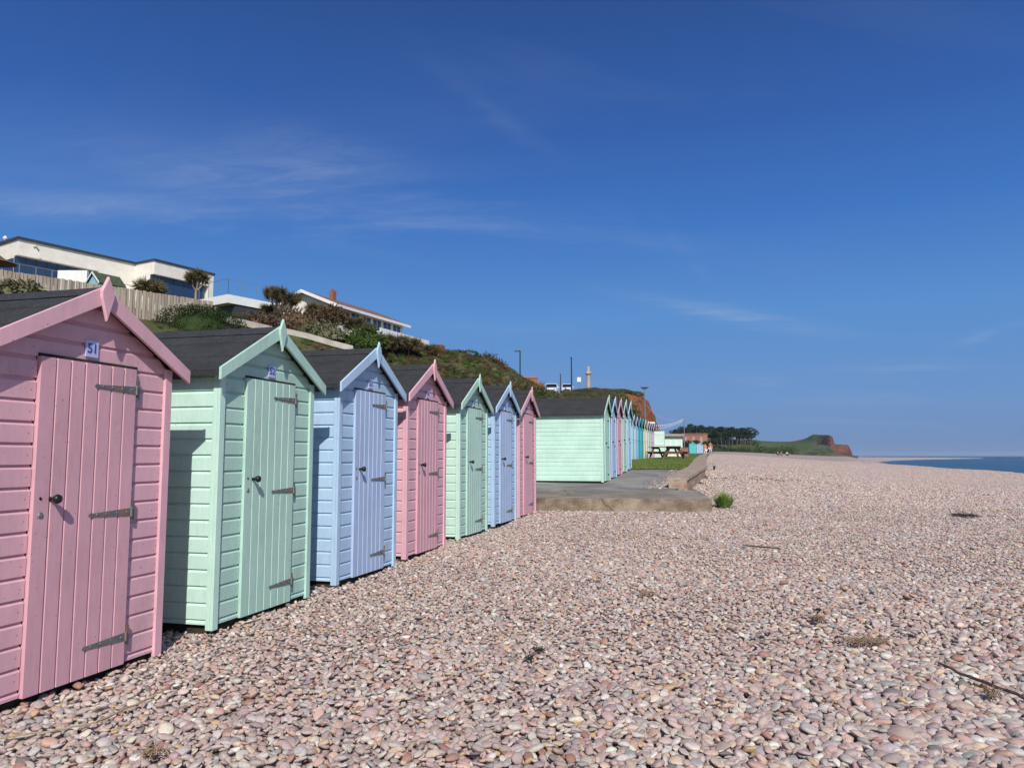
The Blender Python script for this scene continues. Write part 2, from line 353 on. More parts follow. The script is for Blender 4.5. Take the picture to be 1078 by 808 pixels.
def grid(name, m, rows, cols, fn, kind='structure', smooth=True):
    vs = []; fs = []; nc = len(cols)
    for y in rows:
        for c_ in cols: vs.append(fn(c_, y))
    for i in range(len(rows)-1):
        for j in range(nc-1): a = i*nc+j; fs.append((a, a+1, a+nc+1, a+nc))
    mb = MB(); mb.v = vs; mb.f = fs; o = mb.build(name, m, smooth=smooth); tag(o, kind=kind); return o

# beach
rows = [-12+i*.8 for i in range(60)]
while rows[-1] < 1300: rows.append(rows[-1]*1.035+.3)
cols = [-700, -400, -250, -150, -90, -60, -45]+[-40+i*.8 for i in range(51)]+[1, 1.8, 2.6, 3.5, 5, 7, 10, 15, 25, 40, 80]
def bfn(c_, y):
    xc = it(y, XC); x = xc+c_; return (x, y, beach_z(x, y)-(.02 if y < 17.2 else .006))
grid('beach', BEACH, rows, cols, bfn)
# sea
SEA = mat('sea_water', (.015, .05, .085), .12, spec=.5); t, b = nodes(SEA)
b.inputs['IOR'].default_value = 1.33
n = noise_tex(t, .35, 6, .65, sc=(1, 1.6, 1)); pv = bump(t, b, n.outputs['Fac'], .8, .6)
n2 = noise_tex(t, .012, 4, .6, sc=(.5, 2.2, 1)); r = ramp(t, n2.outputs['Fac'], [(.35, (.025, .065, .11)), (.65, (.05, .115, .16))]); t.links.new(r.outputs[0], b.inputs['Base Color'])
rr = ramp(t, n2.outputs['Fac'], [(.35, (.22,)*3), (.65, (.4,)*3)]); t.links.new(rr.outputs[0], b.inputs['Roughness'])
mb = MB(); mb.add([(-12000, -1000, -4), (14000, -1000, -4), (14000, 14000, -4), (-12000, 14000, -4)], [(0, 1, 2, 3)]); tag(mb.build('sea', SEA), kind='structure')
FOAM = noisy('wet_sand', (.16, .13, .12), (.26, .2, .18), 3, .5, .2)
# hillside
HILL = mat('hillside', (.08, .1, .04), .95, spec=.15); t, b = nodes(HILL)
n = noise_tex(t, .28, 8, .65); g = ramp(t, n.outputs['Fac'], [(.30, (.05, .055, .022)), (.42, (.115, .10, .05)), (.52, (.085, .092, .035)), (.60, (.095, .112, .038)), (.70, (.17, .13, .075))])
nr = noise_tex(t, .9, 8, .7, sc=(1, 1, 2.2)); rk = ramp(t, nr.outputs['Fac'], [(.32, (.07, .022, .012)), (.47, (.24, .08, .038)), (.58, (.30, .12, .06)), (.72, (.34, .18, .11))])
geo = N(t, 'ShaderNodeNewGeometry'); sp = N(t, 'ShaderNodeSeparateXYZ'); t.links.new(geo.outputs['Normal'], sp.inputs[0])
ps = N(t, 'ShaderNodeSeparateXYZ'); t.links.new(geo.outputs['Position'], ps.inputs[0])
st = N(t, 'ShaderNodeMapRange'); st.inputs['From Min'].default_value = .80; st.inputs['From Max'].default_value = .62; t.links.new(sp.outputs[2], st.inputs['Value'])
fy = N(t, 'ShaderNodeMapRange'); fy.inputs['From Min'].default_value = 76; fy.inputs['From Max'].default_value = 84; t.links.new(ps.outputs[1], fy.inputs['Value'])
fac = math_(t, 'MULTIPLY', st.outputs[0], fy.outputs[0])
n3 = noise_tex(t, .16, 5, .7); pr = ramp(t, n3.outputs['Fac'], [(.60, (0, 0, 0)), (.66, (1, 1, 1))])
fac = math_(t, 'MAXIMUM', fac, pr.outputs[0])
t.links.new(mix(t, fac, g.outputs[0], rk.outputs[0]), b.inputs['Base Color']); bump(t, b, nr.outputs['Fac'], .9, .35)
rows = [-20+i*1.0 for i in range(90)]+[70+i*.5 for i in range(100)]+[120+i*5 for i in range(60)]
cols = [-70, -40, -25, -15, -9, -5, -2]+[i/44 for i in range(45)]+[1.04, 1.1]
def hfn(c_, y):
    xf = -7+T*y; xc = min(it(y, XCR), xf-2)
    x = xc+c_ if c_ < 0 else xc+(xf-xc)*c_
    return (x, y, hill_z(x, y)-(.4 if c_ > 1 else 0))
grid('hillside', HILL, rows, cols, hfn)
# promenade behind the concrete edge
def prom(name, m, ys, x0f, x1f, dz, n=14):
    def fn(c_, y):
        a = x0f(y); b_ = x1f(y); x = a+(b_-a)*c_; return (x, y, path_z(x, y)+dz+.012*mnoise.noise(Vector((x*.8, y*.8, 9))))
    return grid(name, m, ys, [i/n for i in range(n+1)], fn)
wl = lambda y: it(y, WALLX)-.22
prom('gravel_path', ASPH, [17.8+i*.5 for i in range(68)], lambda y: -7.5+T*y, wl, 0)
prom('green', GRASS, [27.3+i*1.0 for i in range(12)]+[39+i*4 for i in range(95)], lambda y: (-7+T*y) if y > 29 else 3.3+(y-27)*.6, lambda y: wl(y)-.55, .02)

# concrete apron edge with its worn top
e = MB()
ap = [(-3.0, 16.9), (.2, 16.25), (4.05, 15.75)]     # front line, nearly square to the view
for i in range(2):
    (xa, ya), (xb, yb) = ap[i], ap[i+1]
    n_ = 12
    for k in range(n_):
        x0 = xa+(xb-xa)*k/n_; x1 = xa+(xb-xa)*(k+1)/n_; y0 = ya+(yb-ya)*k/n_; y1 = ya+(yb-ya)*(k+1)/n_
        z0, z1 = -.885, -.885
        e.add([(x0, y0, -1.6), (x1, y1, -1.6), (x1, y1, z1), (x0, y0, z0), (x0, y0+2.6, z0+.075), (x1, y1+2.6, z1+.075), (x0, y0+2.6, -1.6), (x1, y1+2.6, -1.6)],
              [(0, 1, 2, 3), (3, 2, 5, 4), (4, 5, 7, 6)])
x1, y1 = ap[2]
e.add([(x1, y1, -1.6), (x1+.35, y1+2.6, -1.6), (x1+.35, y1+2.6, -.81), (x1, y1, -.885), (x1, y1+2.6, -.81), (x1, y1+2.6, -1.6)], [(0, 1, 2, 3), (3, 2, 4), (1, 5, 4, 2)])
tag(e.build('concrete_apron', CONC2), kind='structure')
e = MB()
x0 = -3.0
random.seed(3)
ptsf = []
for k in range(60):
    f = k/59; x = -3.0+7.05*f
    y = 16.9+(16.25-16.9)*((x+3)/3.2) if x < .2 else 16.25+(15.75-16.25)*((x-.2)/3.85)
    ptsf.append((x, y))
for k in range(59):
    (xa, ya), (xb, yb) = ptsf[k], ptsf[k+1]
    o1 = .03*mnoise.noise(Vector((xa*2, 0, 0))); o2 = .03*mnoise.noise(Vector((xb*2, 0, 0)))
    e.add([(xa, ya-.07+o1, -1.6), (xb, yb-.07+o2, -1.6), (xb, yb-.05+o2, -.90+o2*.4), (xa, ya-.05+o1, -.90+o1*.4), (xa, ya+.02, -.878), (xb, yb+.02, -.878)], [(0, 1, 2, 3), (3, 2, 5, 4)])
tag(e.build('apron_kerb', CONC), kind='structure')

# stone sea wall
for m_c in (CONC2, CONC, ASPH):   # hairline cracks, damp patches, grit
    t, b = nodes(m_c); old = b.inputs['Base Color'].links[0].from_socket
    vo = N(t, 'ShaderNodeTexVoronoi', feature='DISTANCE_TO_EDGE'); vo.inputs['Scale'].default_value = .55; nn_ = noise_tex(t, 2.0, 5, .7); tc = N(t, 'ShaderNodeTexCoord'); va = N(t, 'ShaderNodeMixRGB'); va.inputs[0].default_value = .25
    t.links.new(tc.outputs['Object'], va.inputs[1]); t.links.new(nn_.outputs['Color'], va.inputs[2]); t.links.new(va.outputs[0], vo.inputs['Vector'])
    ck = ramp(t, vo.outputs['Distance'], [(0, (.45,)*3), (.012, (1, 1, 1))]); gr_ = noise_tex(t, 45, 3, .8); gk = ramp(t, gr_.outputs['Fac'], [(.3, (.7,)*3), (.5, (1, 1, 1)), (.7, (1.3,)*3)])
    dp = noise_tex(t, .7, 6, .65); dk = ramp(t, dp.outputs['Fac'], [(.4, (.78, .76, .72)), (.6, (1.08, 1.07, 1.05))])
    c = mix(t, 1, mix(t, 1, old, gk.outputs[0], 'MULTIPLY'), dk.outputs[0], 'MULTIPLY')
    if m_c is not ASPH: c = mix(t, 1, c, ck.outputs[0], 'MULTIPLY')
    t.links.new(c, b.inputs['Base Color'])
SWALL = mat('seawall_stone', (.3, .22, .17), .9); t, b = nodes(SWALL)
tc = N(t, 'ShaderNodeTexCoord'); vo = N(t, 'ShaderNodeTexVoronoi', feature='DISTANCE_TO_EDGE'); vo.inputs['Scale'].default_value = 5.5; t.links.new(tc.outputs['Object'], vo.inputs['Vector'])
v2 = N(t, 'ShaderNodeTexVoronoi'); v2.inputs['Scale'].default_value = 5.5; t.links.new(tc.outputs['Object'], v2.inputs['Vector'])
vr = N(t, 'ShaderNodeSeparateColor'); t.links.new(v2.outputs['Color'], vr.inputs[0])
cr = ramp(t, vr.outputs[0], [(0, (.24, .13, .09)), (.4, (.33, .21, .15)), (.7, (.38, .29, .22)), (1, (.28, .23, .19))])
ed = ramp(t, vo.outputs['Distance'], [(0, (1, 1, 1)), (.08, (0, 0, 0))])
t.links.new(mix(t, ed.outputs[0], cr.outputs[0], (.34, .29, .23)), b.inputs['Base Color']); bump(t, b, vo.outputs['Distance'], .8, .05)
wroot = empty('sea_wall', (4.35, 19.2, -.9), 'low reddish stone sea wall curving away between the path and the shingle', 'wall')
WT = [(19.2, -.53), (23, -.32), (35, -.12), (60, .05), (100, .3), (200, .9)]
ys = [19.2+i*.35 for i in range(52)]+[37.5+i*2 for i in range(40)]
body = MB(); cop = MB()
for i in range(len(ys)-1):
    for mbx, wa, wb, za, zb in ((body, -.46, 0, -1.9, 0), (cop, -.50, .035, 0, .07)):
        vs = []
        for y in (ys[i], ys[i+1]):
            x = it(y, WALLX); tz = it(y, WT)-.07
            j = .012*mnoise.noise(Vector((y*2.3, 1, 0)))
            for xx in (wa, wb):
                for z_ in ((tz+za) if za else tz+.001, tz+zb): vs.append((x+xx+j-4.35, y-19.2, z_+.9))
        mbx.add(vs, [(0, 4, 5, 1), (2, 3, 7, 6), (1, 5, 7, 3)] + ([(0, 1, 3, 2)] if i == 0 else []) + ([(0, 2, 6, 4)]))
body.build('wall_face', SWALL, wroot); cop.build('coping', noisy('coping_stone', (.30, .22, .165), (.42, .33, .26), 4, .9, .6, .02, detail=9), wroot)

# ---------------------------------------------------------------- pebbles
import bmesh
def stone_variants(n, sub):
    col = bpy.data.collections.new('stone_variants')
    for i in range(n):
        bm = bmesh.new(); bmesh.ops.create_icosphere(bm, subdivisions=sub, radius=1)
        ang = rng.uniform(0, 6.28); sh = rng.uniform(-.18, .18); pk = rng.uniform(.75, 1.25)
        for v in bm.verts:
            q = v.co.copy(); s_ = 1+.20*mnoise.noise(q*1.1+Vector((i*5.3, 0, i)))+.07*mnoise.noise(q*2.6+Vector((0, i*3.1, i)))
            q *= s_; q.x += sh*q.y*q.y; q.z = math.copysign(abs(q.z)**pk, q.z)
            v.co = q
        me = bpy.data.meshes.new('stone_shape'); bm.to_mesh(me); bm.free()
        me.polygons.foreach_set('use_smooth', [True]*len(me.polygons)); me.materials.append(STONE)
        o = bpy.data.objects.new('stone_shape_%02d' % i, me); col.objects.link(o)
    return col
def instancer(name, P, ROT, SCL, IDX, COL, coll):
    n = len(P); me = bpy.data.meshes.new(name); me.vertices.add(n); me.vertices.foreach_set('co', np.asarray(P, np.float32).ravel())
    for an, ty, arr, key in (('rot', 'FLOAT_VECTOR', ROT, 'vector'), ('scl', 'FLOAT_VECTOR', SCL, 'vector')):
        a = me.attributes.new(an, ty, 'POINT'); a.data.foreach_set(key, np.asarray(arr, np.float32).ravel())
    a = me.attributes.new('idx', 'INT', 'POINT'); a.data.foreach_set('value', np.asarray(IDX, np.int32))
    a = me.attributes.new('col', 'FLOAT_COLOR', 'POINT'); a.data.foreach_set('color', np.hstack([COL, np.ones((n, 1))]).astype(np.float32).ravel())
    me.update(); o = bpy.data.objects.new(name, me); C.objects.link(o)
    g = bpy.data.node_groups.new(name+'_nodes', 'GeometryNodeTree'); g.interface.new_socket('Geometry', in_out='INPUT', socket_type='NodeSocketGeometry'); g.interface.new_socket('Geometry', in_out='OUTPUT', socket_type='NodeSocketGeometry')
    gi = N(g, 'NodeGroupInput'); go = N(g, 'NodeGroupOutput'); ip = N(g, 'GeometryNodeInstanceOnPoints'); ci = N(g, 'GeometryNodeCollectionInfo')
    ci.inputs['Collection'].default_value = coll; ci.inputs['Separate Children'].default_value = True; ci.inputs['Reset Children'].default_value = True
    def na(nm, ty):
        a = N(g, 'GeometryNodeInputNamedAttribute', data_type=ty); a.inputs['Name'].default_value = nm; return [s for s in a.outputs if s.enabled and s.name == 'Attribute'][0]
    L = g.links; L.new(gi.outputs[0], ip.inputs['Points']); L.new(ci.outputs[0], ip.inputs['Instance']); ip.inputs['Pick Instance'].default_value = True
    L.new(na('idx', 'INT'), ip.inputs['Instance Index']); L.new(na('rot', 'FLOAT_VECTOR'), ip.inputs['Rotation']); L.new(na('scl', 'FLOAT_VECTOR'), ip.inputs['Scale'])
    L.new(ip.outputs[0], go.inputs[0])
    md = o.modifiers.new('scatter', 'NODES'); md.node_group = g
    return o
X0 = 3.7; W = .375*X0-.04
HUT_R = [1.453, 1.968, 2.477, 2.932, 3.455, 3.937, 4.373]
HUT_Z = [-.345, -.3345, -.329, -.321, -.3125, -.3065, -.3015]
def row_pt(along, out_=0, x0=X0):   # along = metres from where the line passes the camera's side
    return (-x0+along*DX+out_*NX, along*DY+out_*NY)
def in_hut(x, y):
    dx, dy = x+X0, y
    a = dx*DX+dy*DY; o_ = dx*NX+dy*NY
    if o_ > -.04 or o_ < -2.2: return False
    for r_ in HUT_R:
        if (r_-.375)*X0+.10 < a < r_*X0-.10: return True
    return False
zcache = {}
def gz(x, y):
    k = (round(x*4), round(y*4))
    if k not in zcache: zcache[k] = beach_z(k[0]/4, k[1]/4)
    return zcache[k]
def gzi(x, y):
    fx = x*4; fy = y*4; ix = math.floor(fx); iy = math.floor(fy); a = fx-ix; b_ = fy-iy
    g_ = lambda i, j: gz(i/4, j/4)
    return (g_(ix, iy)*(1-a)+g_(ix+1, iy)*a)*(1-b_)+(g_(ix, iy+1)*(1-a)+g_(ix+1, iy+1)*a)*b_
NEAR = 17.0
def beach_pts(sp, y0, y1, margin=1.5):
    out_ = []
    yy = y0
    ys_ = np.arange(y0, y1, sp)
    for y in ys_:
        xl = max(-.70*y-margin, -X0-1.9+T*y); xr = .70*y+margin
        xs = np.arange(xl, xr, sp)
        jx = rng.uniform(-.5, .5, len(xs))*sp; jy = rng.uniform(-.5, .5, len(xs))*sp
        for x, a, b_ in zip(xs, jx, jy): out_.append((x+a, y+b_))
    return out_
SV = stone_variants(12, 3)
P = []; S = []; ROT = []
def put(pts, s0, s1, lift, tilt, keep):
    for x, y in pts:
        if keep is not None and not keep(x, y): continue
        if in_hut(x, y): continue
        if y > (15.66 if x > .2 else 15.66+(.2-x)*.2)+(4.05-max(.2, min(x, 4.05)))*.13-.0 and x < 4.1: continue
        zn = mnoise.noise(Vector((x*1.3, y*1.3, 4)))
        k = rnd.betavariate(2, 3.2); s = s0+(s1-s0)*k
        big = .72+.38*ss((x+1.5)/4)*ss((7.5-y)/4) + .22*mnoise.noise(Vector((x*.45, y*.45, 8)))
        s *= big
        a = s*rnd.uniform(1.0, 1.35); b_ = s*rnd.uniform(.72, 1.0); c_ = s*rnd.uniform(.34, .62)
        P.append((x, y, gzi(x, y)+lift+.012*zn+rnd.uniform(-.006, .008)))
        S.append((a, b_, c_)); ROT.append((rnd.gauss(0, tilt), rnd.gauss(0, tilt), rnd.uniform(0, 6.283)))
rnd.seed(5)
put(beach_pts(.036, 1.0, NEAR), .016, .031, 0.0, .38, None)
put(beach_pts(.060, 1.0, NEAR), .020, .041, .012, .28, lambda x, y: mnoise.noise(Vector((x*1.1, y*1.1, 0)))+rnd.uniform(-.5, .7) > -.12)
put(beach_pts(.16, 1.0, NEAR), .034, .050, .020, .20, lambda x, y: rnd.random() < .16)
n = len(P); print('pebbles', n)
o = instancer('shingle_pebbles', P, ROT, S, rng.integers(0, 12, n), stone_cols(n), SV)
tag(o, 'pink, grey and tan rounded pebbles covering the near beach', 'pebbles', kind='stuff')
# farther shingle: patches of stones
PC = bpy.data.collections.new('shingle_patches')
bmi = bmesh.new(); bmesh.ops.create_icosphere(bmi, subdivisions=1, radius=1)
iv = np.array([v.co[:] for v in bmi.verts]); bmesh.ops.triangulate(bmi, faces=bmi.faces); ifc = np.array([[v.index for v in f.verts] for f in bmi.faces]); bmi.free()
PS = 1.6
for k in range(5):
    vs = []; fs = []; cs = []
    g_ = np.arange(-PS/2, PS/2, .056)
    xx, yy = np.meshgrid(g_, g_); q = np.stack([xx.ravel(), yy.ravel()], 1)+rng.uniform(-.03, .03, (xx.size, 2))
    cc = stone_cols(len(q))
    for i, (x, y) in enumerate(q):
        s = rng.uniform(.024, .046); a = rng.uniform(0, 3.14); e_ = Matrix.Rotation(rng.normal(0, .35), 3, 'X') @ Matrix.Rotation(rng.normal(0, .35), 3, 'Y') @ Matrix.Rotation(a, 3, 'Z')
        v = (iv*np.array([s*1.15, s*.85, s*.5])) @ np.array(e_).T + np.array([x, y, rng.uniform(-.005, .018)])
        fs.append(ifc+len(vs)*len(iv)); vs.append(v); cs.append(np.repeat(cc[i:i+1], len(iv), 0))
    V = np.concatenate(vs); F = np.concatenate(fs); CC = np.concatenate(cs)
    me = bpy.data.meshes.new('patch'); me.from_pydata(V.tolist(), [], F.tolist()); me.polygons.foreach_set('use_smooth', [True]*len(me.polygons))
    a = me.attributes.new('col', 'FLOAT_COLOR', 'POINT'); a.data.foreach_set('color', np.hstack([CC, np.ones((len(CC), 1))]).astype(np.float32).ravel())
    me.materials.append(STONEP); PC.objects.link(bpy.data.objects.new('patch_%d' % k, me))
P = []; S = []; ROT = []
y = NEAR+.5
while y < 120:
    xl = it(y, WALLX)+.55+PS/2*.4; xr = min(.72*y+4, it(y, XC)+6)
    st_ = 1.38
    x = xl
    while x < xr:
        z = beach_z(x, y); e_ = .5
        nx = -(beach_z(x+e_, y)-beach_z(x-e_, y))/(2*e_); ny = -(beach_z(x, y+e_)-beach_z(x, y-e_))/(2*e_)
        q = Vector((nx, ny, 1)).normalized()
        eul = (q.to_track_quat('Z', 'Y') @ Matrix.Rotation(rnd.choice([0, 1, 2, 3])*math.pi/2+rnd.uniform(-.2, .2), 3, 'Z').to_quaternion()).to_euler()
        P.append((x+rnd.uniform(-.1, .1), y+rnd.uniform(-.1, .1), z)); ROT.append(tuple(eul)); S.append((1, 1, 1))
        x += st_
    y += st_
# strip between the apron and the wall, beach side
n = len(P); o = instancer('far_shingle_pebbles', P, ROT, S, rng.integers(0, 5, n), np.ones((n, 3)), PC)
tag(o, 'distant pale pink shingle stretching along the beach', 'pebbles', kind='stuff')

# ---------------------------------------------------------------- beach huts
SL = .484
def text_mesh(txt, size, name, m, parent, loc, rot):
    cu = bpy.data.curves.new('txt', 'FONT'); cu.body = txt; cu.size = size; cu.align_x = 'CENTER'; cu.align_y = 'CENTER'; cu.extrude = .0012; cu.offset = .0012
    to = bpy.data.objects.new('txt', cu); C.objects.link(to); dg = bpy.context.evaluated_depsgraph_get()
    me = bpy.data.meshes.new_from_object(to.evaluated_get(dg)); bpy.data.objects.remove(to); bpy.data.curves.remove(cu)
    me.materials.clear(); me.materials.append(m); o = bpy.data.objects.new(name, me); C.objects.link(o); o.parent = parent; o.location = loc; o.rotation_euler = rot; return o
def clad(mb, xl, xr, z0, z1, place, pitch=.118, start=.05):
    # shiplap boards with their scooped top edge, following the wall from z0 to z1
    k = math.floor((z0-start)/pitch)
    while start+k*pitch < z1-1e-6:
        zb = start+k*pitch; zt = zb+pitch; k += 1
        pts = [(zb, .009), (zt-.026, .009), (zt-.017, .002), (zt-.007, -.005), (zt, -.006), (zt, .009)]
        pr_ = None
        for z, d in pts:
            z_ = min(max(z, z0), z1)
            cur = (place(xl(z_), d, z_), place(xr(z_), d, z_))
            if pr_ is not None and (pr_[2] != z_ or z0 < z < z1):
                mb.add([pr_[0], pr_[1], cur[1], cur[0]], [(0, 1, 2, 3)])
            pr_ = (cur[0], cur[1], z_)
def hut(loc, label, cmain, cdoor, cside, num=None, W=W, dep=1.9, detail=True, rz=None, group=None, sc=1, SL=.54, zs=1):
    o = empty('beach_hut', loc, label, 'beach hut', (math.pi/2-TH) if rz is None else rz, group); o.scale = (sc, sc, sc*zs)
    h = W/2; AP = 1.870+h*SL
    front = lambda x, d, z: (x, -d, z)
    DL, DR, DT = -.36, .352, 1.835
    gw = lambda z: min(h, (AP-.01-z)/SL)
    mb = MB()
    clad(mb, lambda z: -h+.01, lambda z: DL-.005, .008, DT, front)
    clad(mb, lambda z: DR+.005, lambda z: h-.01, .008, DT, front)
    clad(mb, lambda z: -max(.0, gw(z)-.004), lambda z: max(.0, gw(z)-.004), DT, AP-.02, front)
    mb.build('front_wall', cmain, o)
    mb = MB()
    clad(mb, lambda z: .02, lambda z: dep, .012, 1.87, lambda x, d, z: (-h-d, x, z))
    clad(mb, lambda z: .02, lambda z: dep, .012, 1.87, lambda x, d, z: (h+d, x, z))
    mb.add([(-h, dep, .05), (h, dep, .05), (h, dep, 1.87), (0, dep, AP-.01), (-h, dep, 1.87)], [(0, 1, 2, 3, 4)])
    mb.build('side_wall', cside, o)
    # trims
    for sx in (-1, 1):
        mb = MB(); x0, x1 = (sx*h-.016*sx, sx*(h+.020)); mb.box(min(x0-.03*sx, x1), max(x0-.03*sx, x1), -.026, .0, -.025, 1.855)
        mb.box(min(sx*(h-.01), x1), max(sx*(h-.01), x1), .0015, .036, -.025, 1.86)
        mb.build('corner_post', cside if sx < 0 else cmain, o, bevel=.003)
    mb = MB(); mb.box(-h+.03, h-.03, .03, dep-.03, -.12, .05); mb.build('floor_bearer', GAPM, o)
    # door
    mb = MB(); nb = 7; zt_ = DT-.014; zb_ = .004; bw = (DR-DL)/nb
    prof = [(DL, .0)]
    for i in range(nb):
        a = DL+i*bw; b_ = a+bw
        prof += [(a+(.0 if i == 0 else .0085), .032), (b_-(.0 if i == nb-1 else .0065), .032)]
        if i < nb-1: prof += [(b_-.0055, .020), (b_+.0005, .018)]
    prof += [(DR, .0)]
    k = len(prof); vs = [(x, -d, zb_) for x, d in prof]+[(x, -d, zt_) for x, d in prof]
    mb.add(vs, [(i, i+1, i+k+1, i+k) for i in range(k-1)]+[tuple(range(k))[::-1], tuple(range(k, 2*k))])
    door = mb.build('door', cdoor, o)
    if detail:
        mb = MB(); mb.box(DL-.004, DR+.02, -.020, -.0095, DT-.0139, DT+.0045); mb.build('door_gap_shade', GAPM, o)  # dark strip standing in for the shade in the gap above the door
        Ry = Matrix.Rotation(R(90), 4, 'X')
        mb = MB(); mb.lathe([(.012, 0), (.010, .018), (.023, .040), (.027, .050), (.022, .064), (.008, .070)], (DL+.105, -.032, 1.04), 16, Ry); mb.build('door_knob', IRON, door, smooth=True)
        mb = MB(); mb.lathe([(.008, 0), (.008, .003)], (DL+.04, -.0325, 1.045), 12, Ry); mb.build('keyhole', IRON, door)
        mb = MB(); mb.lathe([(.017, 0), (.016, .004), (.006, .006)], (DL+.045, -.0325, .955), 14, Ry); mb.build('lock_escutcheon', LOCKM, door, smooth=True)
        for zc_ in (.17, .93, 1.69):
            mb = MB(); L_ = .325
            mb.prism([(DR-.012, zc_-.022), (DR-.012, zc_+.022), (DR-L_+.03, zc_+.009), (DR-L_, zc_+.012), (DR-L_-.012, zc_), (DR-L_, zc_-.012), (DR-L_+.03, zc_-.009)][::-1], -.0375, -.0325)
            mb.box(DR+.008, DR+.032, -.034, -.010, zc_-.062, zc_+.062); mb.tube([(DR-.002, -.040, zc_-.03), (DR-.002, -.040, zc_+.03)], .008, 8)
            for q in (.04, .12, .20, .275): mb.lathe([(.006, 0), (.004, .004)], (DR-q, -.0375, zc_), 8, Ry)
            mb.build('hinge', HINGE, door)
        if num:
            mb = MB(); mb.box(-.048, .048, -.019, -.010, DT+.022, DT+.125); pl = mb.build('number_plate', PLATE, o, bevel=.002)
            text_mesh(num, .078, 'digits', INK, pl, (0, -.0205, DT+.073), (R(90), 0, 0))
    else:
        for zc_ in (.17, .93, 1.67): mb = MB(); mb.box(DR-.28, DR+.02, -.040, -.033, zc_-.014, zc_+.014); mb.build('hinge', IRON, door)
        mb = MB(); mb.box(DL+.085, DL+.125, -.075, -.033, 1.02, 1.06); mb.build('door_knob', IRON, door)
    # roof: two felted slopes with lapped strips
    fo, bo, eo = .072, .06, .118
    mb = MB()
    for sx in (-1, 1):
        ux = h+eo; n_ = 3
        for k in range(n_):
            a = ux*(k/n_) ; b_ = ux*((k+1)/n_)+ .02
            if k == n_-1: b_ = ux
            za = AP+.03+(.0)-a*SL + (.0 if k == 0 else -.003); zb2 = AP+.03-b_*SL+.007
            vs = [(sx*a, -fo, za), (sx*b_, -fo, zb2), (sx*b_, dep+bo, zb2), (sx*a, dep+bo, za), (sx*a, -fo, za-.025), (sx*b_, -fo, zb2-.035), (sx*b_, dep+bo, zb2-.035), (sx*a, dep+bo, za-.025)]
            mb.add(vs, [(0, 1, 2, 3), (4, 7, 6, 5), (0, 4, 5, 1), (1, 5, 6, 2), (2, 6, 7, 3)])
        mb.box(min(sx*(ux-.004), sx*(ux+.006)), max(sx*(ux-.004), sx*(ux+.006)), -fo+.002, dep+bo-.002, AP+.03-ux*SL-.032, AP+.036-ux*SL)
    # ridge strip, draped
    mb.add([(-.13, -fo+.001, AP+.036-.13*SL+.004), (0, -fo+.001, AP+.044), (.13, -fo+.001, AP+.036-.13*SL+.004), (-.13, dep+bo-.001, AP+.040-.13*SL), (0, dep+bo-.001, AP+.044), (.13, dep+bo-.001, AP+.040-.13*SL)], [(0, 1, 4, 3), (1, 2, 5, 4)])
    mb.build('roof', FELT, o)
    for sx in (-1, 1):
        ux = h+.113
        for (ya, yb, nm) in ((-fo-.022, -fo-.001, 'bargeboard'), (dep+bo+.001, dep+bo+.02, 'bargeboard')):
            zt = AP+.048; mb = MB(); mb.prism([(sx*.0015, zt), (sx*ux, zt-ux*SL), (sx*ux, zt-ux*SL-.090), (sx*.0015, zt-.110)], ya, yb); mb.build(nm, cmain, o, bevel=.002)
            if not detail: break
    mb = MB(); zt = AP+.10
    mb.prism([(0, zt+.01), (.052, zt-.09), (.048, zt-.13), (0, zt-.27), (-.048, zt-.13), (-.052, zt-.09)], -fo-.046, -fo-.0235); mb.build('finial', cmain, o, bevel=.006)
    return o
names = ['pink', 'mint green', 'pale blue', 'pink', 'mint green', 'pale blue', 'pink']
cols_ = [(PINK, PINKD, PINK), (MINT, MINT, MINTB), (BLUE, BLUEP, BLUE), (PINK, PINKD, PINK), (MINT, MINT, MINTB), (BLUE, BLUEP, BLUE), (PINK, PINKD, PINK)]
labs = ['pink beach hut with blue-lettered plate 51, the nearest and largest hut',
 'mint green beach hut with plate 52, beside the nearest pink hut',
 'pale blue beach hut between the large mint hut and the second pink hut',
 'pink beach hut between a pale blue and a mint hut, fourth of the near row',
 'smaller mint green beach hut, fifth of the near row on the shingle',
 'smaller pale blue beach hut next to the last pink hut of the near row',
 'pink beach hut at the far end of the near row, against the long mint wall']
for i in range(7):
    a = (HUT_R[i]-.1875)*X0; x, y = row_pt(a, -.028)
    hut((x, y, HUT_Z[i]*X0), labs[i], *cols_[i], num=str(51+i), group='beach huts standing in the near row on the shingle', zs=[1.0, 1.015, 1.04, 1.035, 1.025, 1.04, 1.05][i], rz=math.pi/2-TH+R([0, .3, -.5, .4, 0, -.6, .5][i]))
